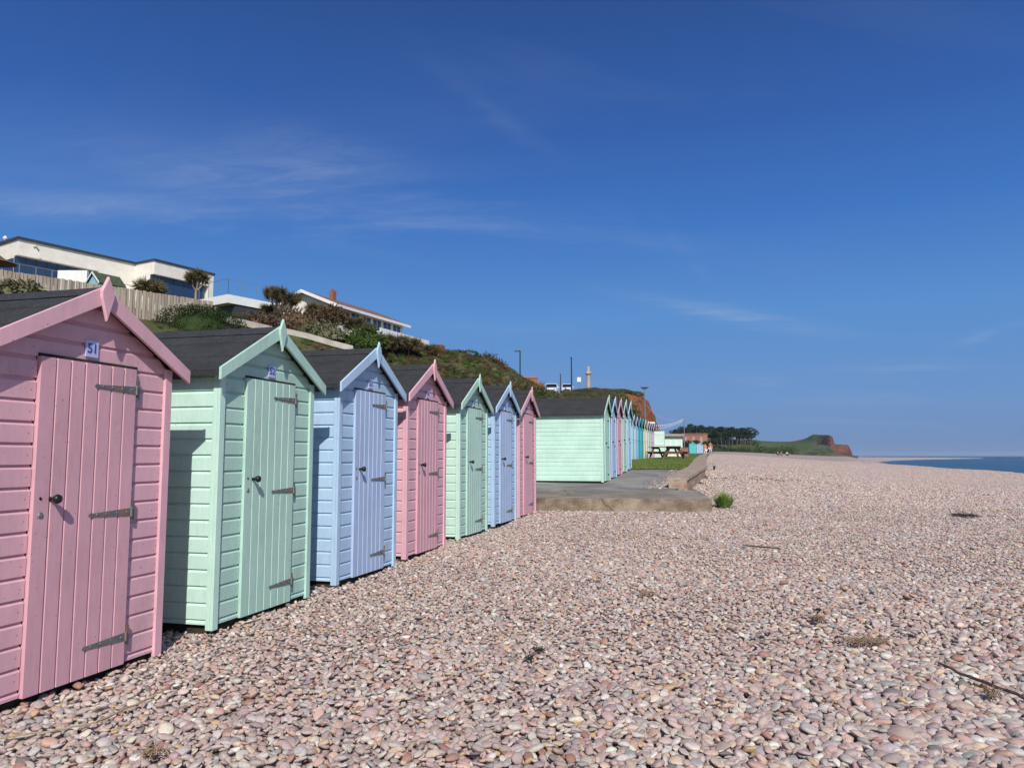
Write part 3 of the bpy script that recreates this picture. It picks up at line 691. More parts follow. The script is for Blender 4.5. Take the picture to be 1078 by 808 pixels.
# second row on the path
X1 = 3.16
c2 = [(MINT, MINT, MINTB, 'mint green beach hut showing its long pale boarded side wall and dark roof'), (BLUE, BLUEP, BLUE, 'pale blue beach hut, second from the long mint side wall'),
      (PINK, PINKD, PINK, 'pink beach hut in the middle of the block on the gravel path'), (MINT, MINT, MINTB, 'mint green beach hut right after the pink one on the gravel path'),
      (SKYB, BLUE, SKYB, 'light blue-green beach hut, last of the block before the grass')]
for i, (a_, b_, c_, lb) in enumerate(c2):
    al = 20.9/DY+.69+i*1.40; x, y = row_pt(al, 0, X1)
    z = path_z(0, y)+.03
    hut((x, y, z), lb, a_, b_, c_, W=1.37, dep=3.1 if i == 0 else 2.6, detail=False, SL=.62, group='beach huts in the block on the gravel path')
c3 = [(SKYB, SKYB, SKYB, 'pale grey-blue hut, first of the far huts on the grass'), (BLUE, BLUE, BLUE, 'light blue hut, second of the far huts on the grass'),
      (TEAL2, TEAL, TEAL, 'turquoise hut beside a darker teal one'), (TEAL, TEAL, TEAL, 'deep teal hut in the middle of the far grass row'), (CREAM, CREAM, CREAM, 'cream hut right after the deep teal hut'),
      (WHITEP, CREAM, WHITEP, 'off-white hut between the cream hut and the green one'), (MINT, MINT, MINT, 'pale green hut between the off-white hut and the lilac one'), (LILAC, LILAC, LILAC, 'lilac hut beside the last pink one'), (PINK, PINKD, PINK, 'pink hut at the end of the far grass row, with the open door')]
for i, (a_, b_, c_, lb) in enumerate(c3):
    al = 38.9/DY+.7+i*1.62; x, y = row_pt(al, 0, 4.42); z = path_z(0, y)+.03
    h_ = hut((x, y, z), lb, a_, b_, c_, W=1.37, dep=2.2, detail=False, group='far beach huts standing along the grass')
    if i == 8: last = h_
# open mint door on the last hut: swung square to the row
mb = MB(); 
mb.box(.335, .36, -.72, -.03, .06, 1.84); od = mb.build('open_door', MINTB, last, bevel=.004)
mb = MB(); 
for z_ in (.25, .95, 1.66): mb.box(.318, .333, -.70, -.05, z_-.045, z_+.045)
mb.build('door_rail', WHITEP, od)

# ---------------------------------------------------------------- vegetation
def leafmat(name, a, b_, c_=None):
    m = mat(name, a, .8, spec=.12); t, b = nodes(m)
    oi = N(t, 'ShaderNodeObjectInfo'); n = noise_tex(t, 2.2, 4, .7)
    st = [(.3, a), (.6, b_)] + ([(.78, c_)] if c_ else [])
    r = ramp(t, n.outputs['Fac'], st); t.links.new(r.outputs[0], b.inputs['Base Color'])
    return m
L_CORD = leafmat('cordyline_leaf', (.07, .075, .035), (.15, .12, .06), (.24, .15, .09))
L_BRN = leafmat('russet_scrub', (.07, .05, .03), (.13, .085, .05), (.15, .14, .05))
L_GRN = leafmat('green_scrub', (.035, .06, .015), (.07, .115, .025), (.13, .13, .05))
L_HEDGE = leafmat('hedge_leaf', (.016, .03, .009), (.035, .058, .016), (.075, .055, .028))
L_GREY = leafmat('grey_scrub', (.10, .105, .055), (.16, .155, .09), (.21, .175, .11))
L_PINE = leafmat('pine_needles', (.02, .035, .018), (.035, .055, .025), (.06, .07, .035))
BARK = noisy('bark', (.22, .165, .12), (.38, .31, .25), 9, .9, .5, .02)
BARKD = noisy('pine_bark', (.08, .06, .05), (.15, .12, .10), 3, .9, .4, .02)
def rdir(r_=rnd): 
    v = Vector((r_.gauss(0, 1), r_.gauss(0, 1), r_.gauss(0, 1))); return v.normalized()
def head(mb, c, Rr, n, droop=.0):
    for _ in range(n):
        d = rdir(); d.z = d.z*.85+.12; d.normalize()
        mb.leaf(Vector(c)+d*Rr*.05, d, rdir(), Rr*rnd.uniform(.6, 1.05), Rr*.055)
def cordyline(loc, H, heads, Rr, label, lean=0, spread=.5, nl=260, name='cabbage_palm', group=None):
    o = empty(name, loc, label, 'tree', group=group)
    tr = MB(); cr = MB()
    fork = H*rnd.uniform(.18, .3)
    tr.tube([(0, 0, -.5), (lean*.3, 0, fork*.5), (lean*.5, 0, fork)], [H*.05, H*.042, H*.036], 7)
    for i in range(heads):
        a = 2*math.pi*i/heads+rnd.uniform(-.5, .5); k = rnd.uniform(.45, 1)*spread*H*(0 if heads == 1 else 1)
        hz = H*rnd.uniform(.80, 1.0) if heads > 1 else H
        p1 = Vector((lean*.5, 0, fork)); p3 = Vector((lean+math.cos(a)*k, math.sin(a)*k, hz-Rr*.4)); p2 = (p1+p3)/2+Vector((math.cos(a)*k*.12, math.sin(a)*k*.12, -.06*H))
        tr.tube([p1, p2, p3], [H*.03, H*.024, H*.02], 6); head(cr, p3, Rr, nl)
        for _ in range(int(nl*.3)):   # hanging dead skirt
            d = rdir(); d.z = -abs(d.z)-.5; d.normalize(); cr.leaf(p3, d, Vector((1, 0, 0)), Rr*.7, Rr*.09)
    tr.build('trunk', BARK, o); cr.build('crown', L_CORD, o); return o
def clump(mb, c, r, n, size):
    for _ in range(n):
        d = rdir(); rr_ = rnd.uniform(.45, 1.0)**.5
        p = Vector((c[0]+d.x*r[0]*rr_, c[1]+d.y*r[1]*rr_, c[2]+d.z*r[2]*rr_))
        e_ = (d+rdir()*.8).normalized(); mb.leaf(p, e_, rdir(), size*rnd.uniform(.6, 1.4), size*.55)
def bush(loc, r, label, m, n=900, size=.16, name='bush', group=None):
    o = empty(name, loc, label, 'bush', group=group); mb = MB()
    for _ in range(9):
        d = rdir(); q = (d.x*r[0]*.55, d.y*r[1]*.55, abs(d.z)*r[2]*.5); clump(mb, q, (r[0]*.55, r[1]*.55, r[2]*.5), n//9, size)
    mb.blob((0, 0, 0), (r[0]*.6, r[1]*.6, r[2]*.56), 3, .28, 2.2, int(r[0]*10))
    mb.build('foliage', m, o)
    mb = MB()
    for k in range(5): a = k*1.3; mb.tube([(0, 0, -.3), (math.cos(a)*r[0]*.3, math.sin(a)*r[1]*.3, r[2]*.4)], [.04, .02], 5)
    mb.build('stem', BARK, o); return o
rnd.seed(21)
# low scrub all over the bank
VC = bpy.data.collections.new('scrub_variants')
for k in range(9):
    mb = MB(); m = [L_GRN, L_BRN, L_GRN, L_GREY, L_BRN, L_HEDGE, L_GRN, L_CORD, L_BRN][k]
    if k == 7:
        for q in range(4): head(mb, (rnd.uniform(-.4, .4), rnd.uniform(-.4, .4), rnd.uniform(.2, .8)), .8, 60)
    else:
        mb.blob((0, 0, .05), (.6, .6, .36), 2, .3, 2.4, k)
        for q in range(6): clump(mb, (rnd.uniform(-.5, .5), rnd.uniform(-.5, .5), rnd.uniform(.1, .5)), (.55, .55, .4), 130, .10)
    o = mb.build('scrub_%d' % k, m); C.objects.unlink(o); VC.objects.link(o)
P = []; ROT = []; S = []; ID = []
for _ in range(11000):
    y = rnd.uniform(12, 96); xf = -7+T*y; xc = it(y, XCR)
    f = rnd.uniform(-.12, .97); x = xc+(xf-xc)*f
    if f < 0: x = xc-rnd.uniform(0, 2.5)
    dn = mnoise.noise(Vector((x*.12, y*.12, 3)))
    if dn+rnd.uniform(-.45, .45) < -.08: continue
    if y > 79 and f > .02: 
        if rnd.random() < .93: continue
    z = hill_z(x, y); s = rnd.uniform(.35, 1.0)*(1.1 if y < 79 else .45)
    if x < xc+2: s *= .55
    if y > 52 and f < .4: s *= (.28 if y > 60 else .4)
    if y < 50 and f < .45:
        if f < .10 or rnd.random() < .45: continue
        s *= .5
    if y > 79 and x > 12: continue
    P.append((x, y, z-.1)); ROT.append((0, 0, rnd.uniform(0, 6.28))); S.append((s, s, s*rnd.uniform(.6, 1)))
    tn = mnoise.noise(Vector((x*.09, y*.09, 7)))
    if y > 79: ID.append(rnd.choice([3, 3, 3, 6, 0]))
    elif tn > .02: ID.append(rnd.choice([1, 4, 8, 3, 7, 8]))
    else: ID.append(rnd.choice([0, 2, 6, 5, 3, 8, 7]))
for _ in range(2600):
    y = rnd.uniform(46, 82); xf = -7+T*y; xc = it(y, XCR); f = rnd.uniform(-.02, .75)**1.0; x = xc+(xf-xc)*f
    if mnoise.noise(Vector((x*.15, y*.15, 13)))+rnd.uniform(-.5, .5) < -.12: continue
    s = rnd.uniform(.22, .55)*(.55 if f < .3 and y > 56 else 1); P.append((x, y, hill_z(x, y)-.05)); ROT.append((0, 0, rnd.uniform(0, 6.28))); S.append((s, s, s*rnd.uniform(.8, 1.3))); ID.append(rnd.choice([1, 4, 8, 3, 0, 2, 6, 1, 8]))
# grassy cap above the red cliff
for _ in range(2600):
    y = rnd.uniform(80, 96); xc = it(y, XCR); x = xc-rnd.uniform(-4.5 if y < 88 else -.5, 6)
    if x < 4.6: continue
    P.append((x, y, hill_z(x, y)-.08)); ROT.append((0, 0, rnd.uniform(0, 6.28))); s = rnd.uniform(.5, 1.0); s *= .7; S.append((s, s, s*.6)); ID.append(rnd.choice([3, 3, 3, 3, 6, 3]))
n = len(P); o = instancer('hillside_scrub', P, ROT, S, ID, np.ones((n, 3)), VC); tag(o, 'green, grey and russet scrub covering the bank behind the huts', 'scrub', kind='stuff')
def sit(px, py, y=None):
    if y is None: return on_hill(px, py)
    p = at(px, py, y); return Vector((p.x, p.y, hill_z(p.x, p.y)))
# hedge mound behind the second hut
p = at(207, 346, 40); p.z = min(p.z, hill_z(p.x, p.y)+.3)-.2
bush(p, (2.5, 1.6, 1.65), 'rounded dark green hedge mound above the roof of hut 52', L_HEDGE, 16000, .075, 'hedge')
p = at(18, 306, 33); bush((p.x, p.y, 7.3-.2), (1.1, .6, .55), 'yellow-green tussock at the foot of the board fence', L_GREY, 800, .2)
# cabbage palms on the bank: px, base py, depth, height, heads, head radius, label
for px, py, y, H, nh, rr_, sprd, lb in (
    (206, 312, 52, 1.95, 6, .62, .28, 'cabbage palm with bushy heads standing alone above the fence end'),
    (158, 306, 47, .6, 5, .7, 1.6, 'low spiky cabbage palm clump behind the board fence'),
    (297, 340, 54, 2.55, 14, .58, .45, 'tall many-headed cabbage palm with bare pale branches'),
    (283, 342, 55, 1.6, 5, .5, .35, 'thin cabbage palm leaning just left of the tall many-headed one'),
    (331, 338, 52, 1.2, 5, .65, .4, 'shaggy cabbage palm in front of the bungalow gable'),
    (352, 342, 51, .9, 4, .5, .5, 'small cabbage palm in front of the bungalow corner'),
    (385, 354, 50, .9, 5, .5, .6, 'cabbage palm in front of the bungalow balcony'),
    (371, 350, 50, 1.0, 6, .55, .6, 'cabbage palm in front of the bungalow windows'),
    (398, 368, 48, .9, 7, .6, .8, 'cabbage palm at the left of the cluster below the balcony'),
    (413, 370, 49, 1.0, 8, .6, .8, 'cabbage palm in the middle of the cluster right of the bungalow'),
    (430, 371, 50, .95, 7, .6, .8, 'cabbage palm at the right edge of the cluster below the skyline'),
    (452, 373, 52, .7, 5, .45, .8, 'dark cabbage palm below the brick chimney')):
    p = at(px, py, y); cordyline((p.x, p.y, p.z-.1), H, nh, rr_, lb, 0, sprd)
for px, py, y, r_, m, lb in (
    (347, 333, 50, (1.3, 1, 1.0), L_BRN, 'russet round bush below the bungalow gable'),
    (345, 352, 47, (1.9, 1.2, 1.1), L_GREY, 'pale grey-green bush above the footpath'),
    (312, 338, 50, (1.8, 1, 1.3), L_BRN, 'brown tangled bush beside the tall cabbage palm'),
    (266, 340, 50, (1.5, 1, 1.0), L_BRN, 'brown bush under the end of the terrace railing'),
    (385, 358, 47, (1.5, 1, 1.0), L_GRN, 'green bush below the balcony'),
    (488, 378, 56, (1.5, 1, .9), L_GRN, 'green bush on the crest above the red rock'),
    (512, 385, 58, (1.6, 1, 1.3), L_BRN, 'twiggy brown bush on the falling skyline'),
    (530, 396, 62, (1.6, 1, 1.0), L_BRN, 'brown bush low on the falling skyline')):
    p = at(px, py, y); zb = min(p.z, hill_z(p.x, p.y)+.4); bush((p.x, p.y, p.z-.2), r_, lb, m, 1500, .16)

# ---------------------------------------------------------------- fence, footpath
FWOOD = mat('fence_wood', (.35, .29, .22), .85); t, b = nodes(FWOOD)
n = noise_tex(t, 1.0, 3, .6, sc=(6, 6, .5)); r = ramp(t, n.outputs['Fac'], [(.3, (.25, .205, .155)), (.5, (.36, .30, .235)), (.7, (.46, .39, .31))]); t.links.new(r.outputs[0], b.inputs['Base Color'])
fA = at(-60, 300, 33.5); fA.z = 7.3; fpts = [(-27.0, 33.0), (-23.6, 35), (-20.2, 38.9), (-16.9, 42.8)]
fr = empty('board_fence', (-23.6, 35, 7.2), 'weathered close-board timber fence running along the top of the bank', 'fence')
fb = MB(); k_ = 0
for i in range(3):
    a = Vector((*fpts[i], 0)); b_ = Vector((*fpts[i+1], 0)); L_ = (b_-a).length; u_ = (b_-a).normalized(); nb = int(L_/.16)
    for j in range(nb):
        q = a+u_*(j*L_/nb); q2 = q+u_*(.145+rnd.uniform(-.01, .005)); nn = Vector((u_.y, -u_.x, 0))*(.02+.022*(j % 2))
        zt = 8.55+.02*rnd.uniform(-1, 1)+.1*ss((q.y-33)/10); zb = 6.9
        vs = []
        for p_ in (q, q2):
            for w_ in (0, .02):
                for z_ in (zb, zt): vs.append((p_.x+nn.x*(1+w_/.02)+23.6, p_.y+nn.y*(1+w_/.02)-35, z_-7.2))
        fb.add(vs, [(0, 1, 5, 4), (2, 6, 7, 3), (1, 3, 7, 5), (0, 2, 3, 1), (4, 5, 7, 6)])
fb.build('board_panel', FWOOD, fr)
for i in range(4):
    x, y = fpts[i]; MB().box(-.05, .05, -.05, .05, 0, 1.4).build('post', FWOOD, fr, loc=(x+23.6+.1, y-35-.1+.2, -.2))
FP = noisy('footpath_concrete', (.36, .33, .28), (.5, .47, .41), 2, .85, .2)
def pathstrip(pxs, wdt, label):
    mb = MB(); pts = [at(a, b_, y) for a, b_, y in pxs]
    for i in range(len(pts)-1):
        a, b_ = pts[i], pts[i+1]; d = (b_-a).normalized(); s_ = Vector((d.y, -d.x, 0)).normalized()*.12
        mb.add([a-s_, b_-s_, b_+s_, a+s_, a-s_-Vector((0, 0, wdt)), b_-s_-Vector((0, 0, wdt)), b_+s_-Vector((0, 0, wdt)), a+s_-Vector((0, 0, wdt))], [(0, 1, 2, 3), (3, 2, 6, 7), (0, 4, 5, 1), (1, 5, 6, 2), (0, 3, 7, 4)])
    tag(mb.build('garden_wall', FP), label, 'wall')
pathstrip([(232, 331, 44), (255, 336, 43), (285, 343, 42)], .35, 'low pale concrete wall sloping down behind the hedge mound')
pathstrip([(302, 346, 40), (325, 351, 40), (352, 359, 40), (372, 364, 40)], .3, 'low pale concrete wall zigzagging below the grey-green bush')
WFUR = MB()
# ---------------------------------------------------------------- houses on the bank
GLASSD = mat('dark_glazing', (.02, .045, .10), .08, spec=.9)
RAIL = mat('steel_rail', (.35, .37, .4), .35, .7)
RAILG = mat('rail_glass', (.55, .65, .7), .05); t, b = nodes(RAILG); b.inputs['Alpha'].default_value = .22
def frame_from(a, b_):   # matrix with x along a->b (horizontal), y away behind, z up
    d = Vector((b_[0]-a[0], b_[1]-a[1], 0)); L_ = d.length; d.normalize()
    return Matrix(((d.x, -d.y, 0, a[0]), (d.y, d.x, 0, a[1]), (0, 0, 1, 0), (0, 0, 0, 1))), L_
def root_on(a, b_, z, name, label, cat):
    rz = math.atan2(b_[1]-a[1], b_[0]-a[0]); L_ = math.hypot(b_[0]-a[0], b_[1]-a[1])
    return empty(name, (a[0], a[1], z), label, cat, rz), L_
# modern white house: two flat-roofed blocks
A = at(20, 250, 58); B = at(137, 276, 58*(154+74.7)/795/((128+74.7)/796)); zt = A.z
h1, L1 = root_on(A, B, 7.4, 'modern_house', 'cream flat-roofed modern house with a long dark band of windows above the fence', 'house')
H_ = zt-7.4
L1 += 1.5
m = MB(); m.box(0, L1, 0, 9, H_-1.35, H_-.12); m.box(0, L1, .5, 9, 0, H_-1.36); m.box(L1*.60, L1, -.004, .45, 0, H_-1.352); m.build('wall', WHITE, h1)
m = MB(); m.box(-.15, L1+.05, -.15, 9.1, H_-.118, H_+.06); m.build('roof', DARKTRIM, h1)
for k in range(8):
    m = MB(); wdt = L1*.60/8; m.box(k*wdt+.04, (k+1)*wdt-.04, .42, .495, H_-3.9, H_-1.40); f_ = m.build('window', GLASSD, h1)
    m = MB(); m.box(k*wdt-.03, k*wdt+.035, .40, .49, H_-3.9, H_-1.39); m.build('mullion', DARKTRIM, f_)
m = MB(); m.box(-.010, -.004, .6, 8.5, H_-3.6, H_-1.5); m.build('window', GLASSD, h1)
m = MB(); m.tube([(1.2, -.06, H_-.55), (1.55, -.18, H_-1.3)], .05, 6); m.lathe([(.0, 0), (.16, .05), (.17, .1)], (1.15, -.12, H_-.5), 10); m.build('wall_lamp', WHITE2, h1)
m = MB(); m.blob((-.1, 2, H_+.25), (.18, .18, .2), 1); m.box(-.15, -.05, 1.95, 2.05, H_, H_+.2); m.blob((-.1, 3.6, H_+.2), (.18, .18, .16), 1); m.build('roof_vent', WHITE2, h1)
# terrace with glass rail in front
m = MB(); m.box(-6, L1+1, -3.2, .38, H_-4.6, H_-3.95); ter = m.build('terrace', WHITE, h1)
m = MB()
for k in range(14): x = -5.8+k*1.15; m.tube([(x, -3.05, H_-3.95), (x, -3.05, H_-2.75)], .03, 6)
m.tube([(-5.8, -3.05, H_-2.75), (-5.8+13*1.15, -3.05, H_-2.75)], .025, 6); m.build('railing', RAIL, ter)
C1 = at(163, 273, 66.9*58/60); 
C2 = at(225, 289, 72.4*58/60); C0 = at(137, 276, C1.y+3.4)
h2, L2 = root_on(C1, C2, 7.4, 'modern_house', 'smaller cream flat-roofed block with blue glazing right behind the lone cabbage palm', 'house')
H_ = C1.z-7.4
m = MB(); m.box(0, L2, 0, 6, H_-1.25, H_-.12); m.box(0, L2, .5, 6, 0, H_-1.255); m.box(L2-.5, L2, -.004, .45, 0, H_-1.252); m.build('wall', WHITE, h2)
m = MB(); m.box(-.1, L2+.1, -.1, 6.1, H_-.118, H_+.05); m.build('roof', DARKTRIM, h2)
for k in range(5):
    wdt = (L2-.6)/5; m = MB(); m.box(k*wdt+.05, (k+1)*wdt-.03, .40, .495, H_-4.2, H_-1.28); f_ = m.build('window', GLASSD, h2)
    m = MB(); m.box(k*wdt-.03, k*wdt+.045, .38, .49, H_-4.2, H_-1.27); m.build('mullion', DARKTRIM, f_)
# white terrace deck on stilts with wire railing
D1 = at(196, 309, 58); D2 = at(240, 309.5, 55)
h3, L3 = root_on(D1, D2, 7.4, 'terrace_deck', 'white raised deck on posts with a thin railing, right of the flat-roofed house', 'deck')
zt = D2.z-7.4
m = MB(); m.box(-3, L3, 0, 9, zt-.62, zt); m.build('deck_slab', WHITE2, h3)
m = MB(); m.box(-2.9, L3-.1, .7, 8.8, -1.5, zt-.63); m.build('deck_shade', DARKTRIM, h3)  # solid dark box in place of the shade below the deck
for k in range(3): m = MB(); m.box(-1+k*1.7, -.9+k*1.7, .1, .2, -1.5, zt-.622); m.build('post', RAIL, h3)
m = MB()
for k in range(8): m.tube([(L3-.06, .05+k*1.2, zt), (L3-.06, .05+k*1.2, zt+1.15)], .022, 5)
for k in range(4): m.tube([(L3-.06-k*1.2, .05, zt), (L3-.06-k*1.2, .05, zt+1.15)], .022, 5)
m.tube([(L3-.06-3.6, .05, zt+1.15), (L3-.06, .05, zt+1.15), (L3-.06, 8.45, zt+1.15)], .02, 5); m.build('railing', RAIL, h3)
# blue summerhouse
S1 = at(92, 300, 44); S2 = at(110, 300, 43.2)
sh, LS = root_on(S1, S2, 7.4, 'summerhouse', 'light blue summerhouse with white gable trim and mossy roof behind the fence', 'shed')
LS = 1.15; zt = at(100, 286.5, 43.6).z-7.4
m = MB(); m.prism([(0, 0), (LS, 0), (LS, zt-.62), (LS/2, zt-.08), (0, zt-.62)], 0, 1.5); m.build('wall', paint('shed_blue', (.30, .52, .62)), sh)
m = MB()
for sx in (-1, 1): m.prism([(LS/2, zt+.0), (LS/2+sx*(LS/2+.12), zt-.68), (LS/2+sx*(LS/2+.12), zt-.62), (LS/2, zt+.07)][::sx], -.1, 1.6)
m.build('roof', noisy('mossy_roof', (.05, .06, .04), (.09, .11, .06), 5), sh)
m = MB()
for sx in (-1, 1): m.prism([(LS/2, zt+.06), (LS/2+sx*(LS/2+.13), zt-.62), (LS/2+sx*(LS/2+.13), zt-.72), (LS/2, zt-.05)][::sx], -.14, -.102)
m.build('bargeboard', WHITE2, sh)
q0 = at(60, 300, 46); q1 = at(91, 300, 46); zt = at(91, 284.5, 46).z
m = MB(); m.box(0, q1.x-q0.x, 0, .25, 0, zt-7.4); g = m.build('terrace_wall', WHITE2, loc=(q0.x, q0.y, 7.4)); tag(g, 'short white rendered terrace wall left of the blue summerhouse', 'wall')
# thatch corner at the picture's left edge
p = at(-6, 272, 40)
g = empty('thatched_parasol', (p.x, p.y, 7.4), 'brown thatched parasol at the left edge in front of the flat-roofed house', 'parasol')
m = MB(); zt = p.z-7.4; m.lathe([(1.05, zt-.25), (.5, zt), (.05, zt+.35)], seg=14); m.build('canopy', noisy('thatch', (.10, .06, .035), (.2, .12, .07), 14), g); m = MB(); m.tube([(0, 0, 0), (0, 0, zt)], .05, 6); m.build('pole', BARK, g)
# bungalow
G1 = Vector((-13.3, 57, 0)); G2 = Vector((-9.7, 65.3, 0)); d_ = (G2-G1).normalized(); G2 = G1+d_*9.6
bz = at(353, 346, 57).z-1.5
bg_, LB = root_on(G1, G2, bz, 'bungalow', 'white bungalow with brown tiled roof and brick chimney on the crest of the bank', 'house')
ez = at(353, 320, 57).z-bz; az = ez+1.15; wd = 5.6
BROOF = noisy('brown_tiles', (.16, .085, .055), (.26, .15, .10), 4, .85, .4)
m = MB(); Mx = Matrix(((0, 1, 0, 0), (1, 0, 0, 0), (0, 0, 1, 0), (0, 0, 0, 1)))
m.add([(0, 0, 0), (0, wd, 0), (0, wd, ez), (0, wd/2, az-.1), (0, 0, ez)], [(0, 4, 3, 2, 1)]); m.add([(0, 0, 0), (LB, 0, 0), (LB, 0, ez), (0, 0, ez)], [(0, 1, 2, 3)])
m.add([(LB, 0, 0), (LB, wd, 0), (LB, wd, ez), (LB, wd/2, az-.1), (LB, 0, ez)], [(0, 1, 2, 3, 4)]); m.add([(0, wd, 0), (LB, wd, 0), (LB, wd, ez), (0, wd, ez)], [(0, 3, 2, 1)]); m.build('wall', WHITE, bg_)
m = MB(); k = (az-ez)/(wd/2)
for (ya, za, yb, zb2) in ((wd/2, az, -.5, ez-.5*k), (wd/2, az, wd+.5, ez-.5*k)):
    m.add([(-.5, ya, za), (LB+.4, ya, za), (LB+.4, yb, zb2), (-.5, yb, zb2), (-.5, ya, za+.12), (LB+.4, ya, za+.12), (LB+.4, yb, zb2+.12), (-.5, yb, zb2+.12)], [(0, 3, 2, 1), (4, 5, 6, 7), (2, 3, 7, 6), (0, 4, 7, 3), (1, 2, 6, 5)])
rf = m.build('roof', BROOF, bg_)
m = MB(); m.box(2.35, 2.8, wd/2-.8, wd/2-.42, az-.5, az+.55); m.tube([(2.57, wd/2-.6, az+.55), (2.57, wd/2-.6, az+.75)], .09, 8); m.build('chimney', noisy('brick', (.20, .085, .05), (.32, .14, .08), 9, .9, .3), rf)
m = MB()
for (yb, zb2) in ((-.52, ez-.52*k), (wd+.52, ez-.52*k)): 
    vs = [(x, y, z) for x in (-.56, -.502) for (y, z) in ((wd/2, az+.13), (wd/2, az-.12), (yb, zb2-.12), (yb, zb2+.13))]
    m.add(vs, [(0, 1, 2, 3), (4, 7, 6, 5), (0, 3, 7, 4), (1, 5, 6, 2), (2, 6, 7, 3)])
m.box(-.5, LB+.4, -.60, -.53, ez-.55*k-.10, ez-.55*k+.10); m.build('fascia', WHITE2, bg_)
for k2 in range(6):
    x = .5+k2*1.5; m = MB(); m.box(x, x+1.15, -.03, -.004, ez-1.15, ez-.35); f_ = m.build('window', GLASSD, bg_)
    m = MB(); m.box(x+.55, x+.60, -.045, -.032, ez-1.15, ez-.35); m.box(x-.06, x-.002, -.045, .0, ez-1.2, ez-.3); m.box(x-.06, x+1.2, -.05, 0, ez-1.22, ez-1.155); m.build('window_frame', WHITE2, f_)
m = MB(); m.box(3.5, LB+1.6, -1.7, -.05, ez-2.3, ez-2.1); bl = m.build('balcony', WHITE2, bg_)
m = MB(); m.box(3.5, LB+1.6, -1.72, -1.66, ez-2.05, ez-1.35); m.box(LB+1.55, LB+1.6, -1.65, -.06, ez-2.05, ez-1.35); m.build('balcony_panel', WHITE2, bl)
# brick chimneyed house behind the crest
p = at(463, 372, 66); g = empty('brick_house', (p.x, p.y, p.z-1), 'red brick house end with a grey roof just showing over the crest', 'house', R(75))
BRICK = noisy('red_brick', (.26, .085, .04), (.36, .14, .07), 6, .9, .3)
m = MB(); m.box(0, 5, 0, 1.9, 0, 1.55); m.build('wall', BRICK, g); m = MB(); m.box(2.0, 2.9, .6, 1.4, 1.551, 2.1); m.build('chimney', BRICK, g)
m = MB(); m.box(-.1, 5, 1.95, 4.2, .6, 1.6); m.build('roof', noisy('slate', (.12, .12, .12), (.18, .175, .17), 4), g)
# small brick block by the car park
p = at(571, 412, 118); g = empty('brick_building', (p.x-5, p.y, 7.6), 'small flat-roofed red brick building beside the parked cars', 'building')
zt = at(565, 397, 118).z-7.6
m = MB(); m.box(0, 4.2, 0, 5, 0, zt-.12); m.box(4.21, 5.3, .8, 4, 0, zt-.8); m.build('wall', BRICK, g); m = MB(); m.box(-.1, 4.3, -.1, 5.1, zt-.118, zt+.08); m.build('roof', noisy('roof_pink', (.3, .16, .13), (.36, .2, .16), 3), g)
m = MB(); m.box(3.3, 3.9, -.03, -.003, .6, zt-1.4); m.build('door', WHITE2, g)

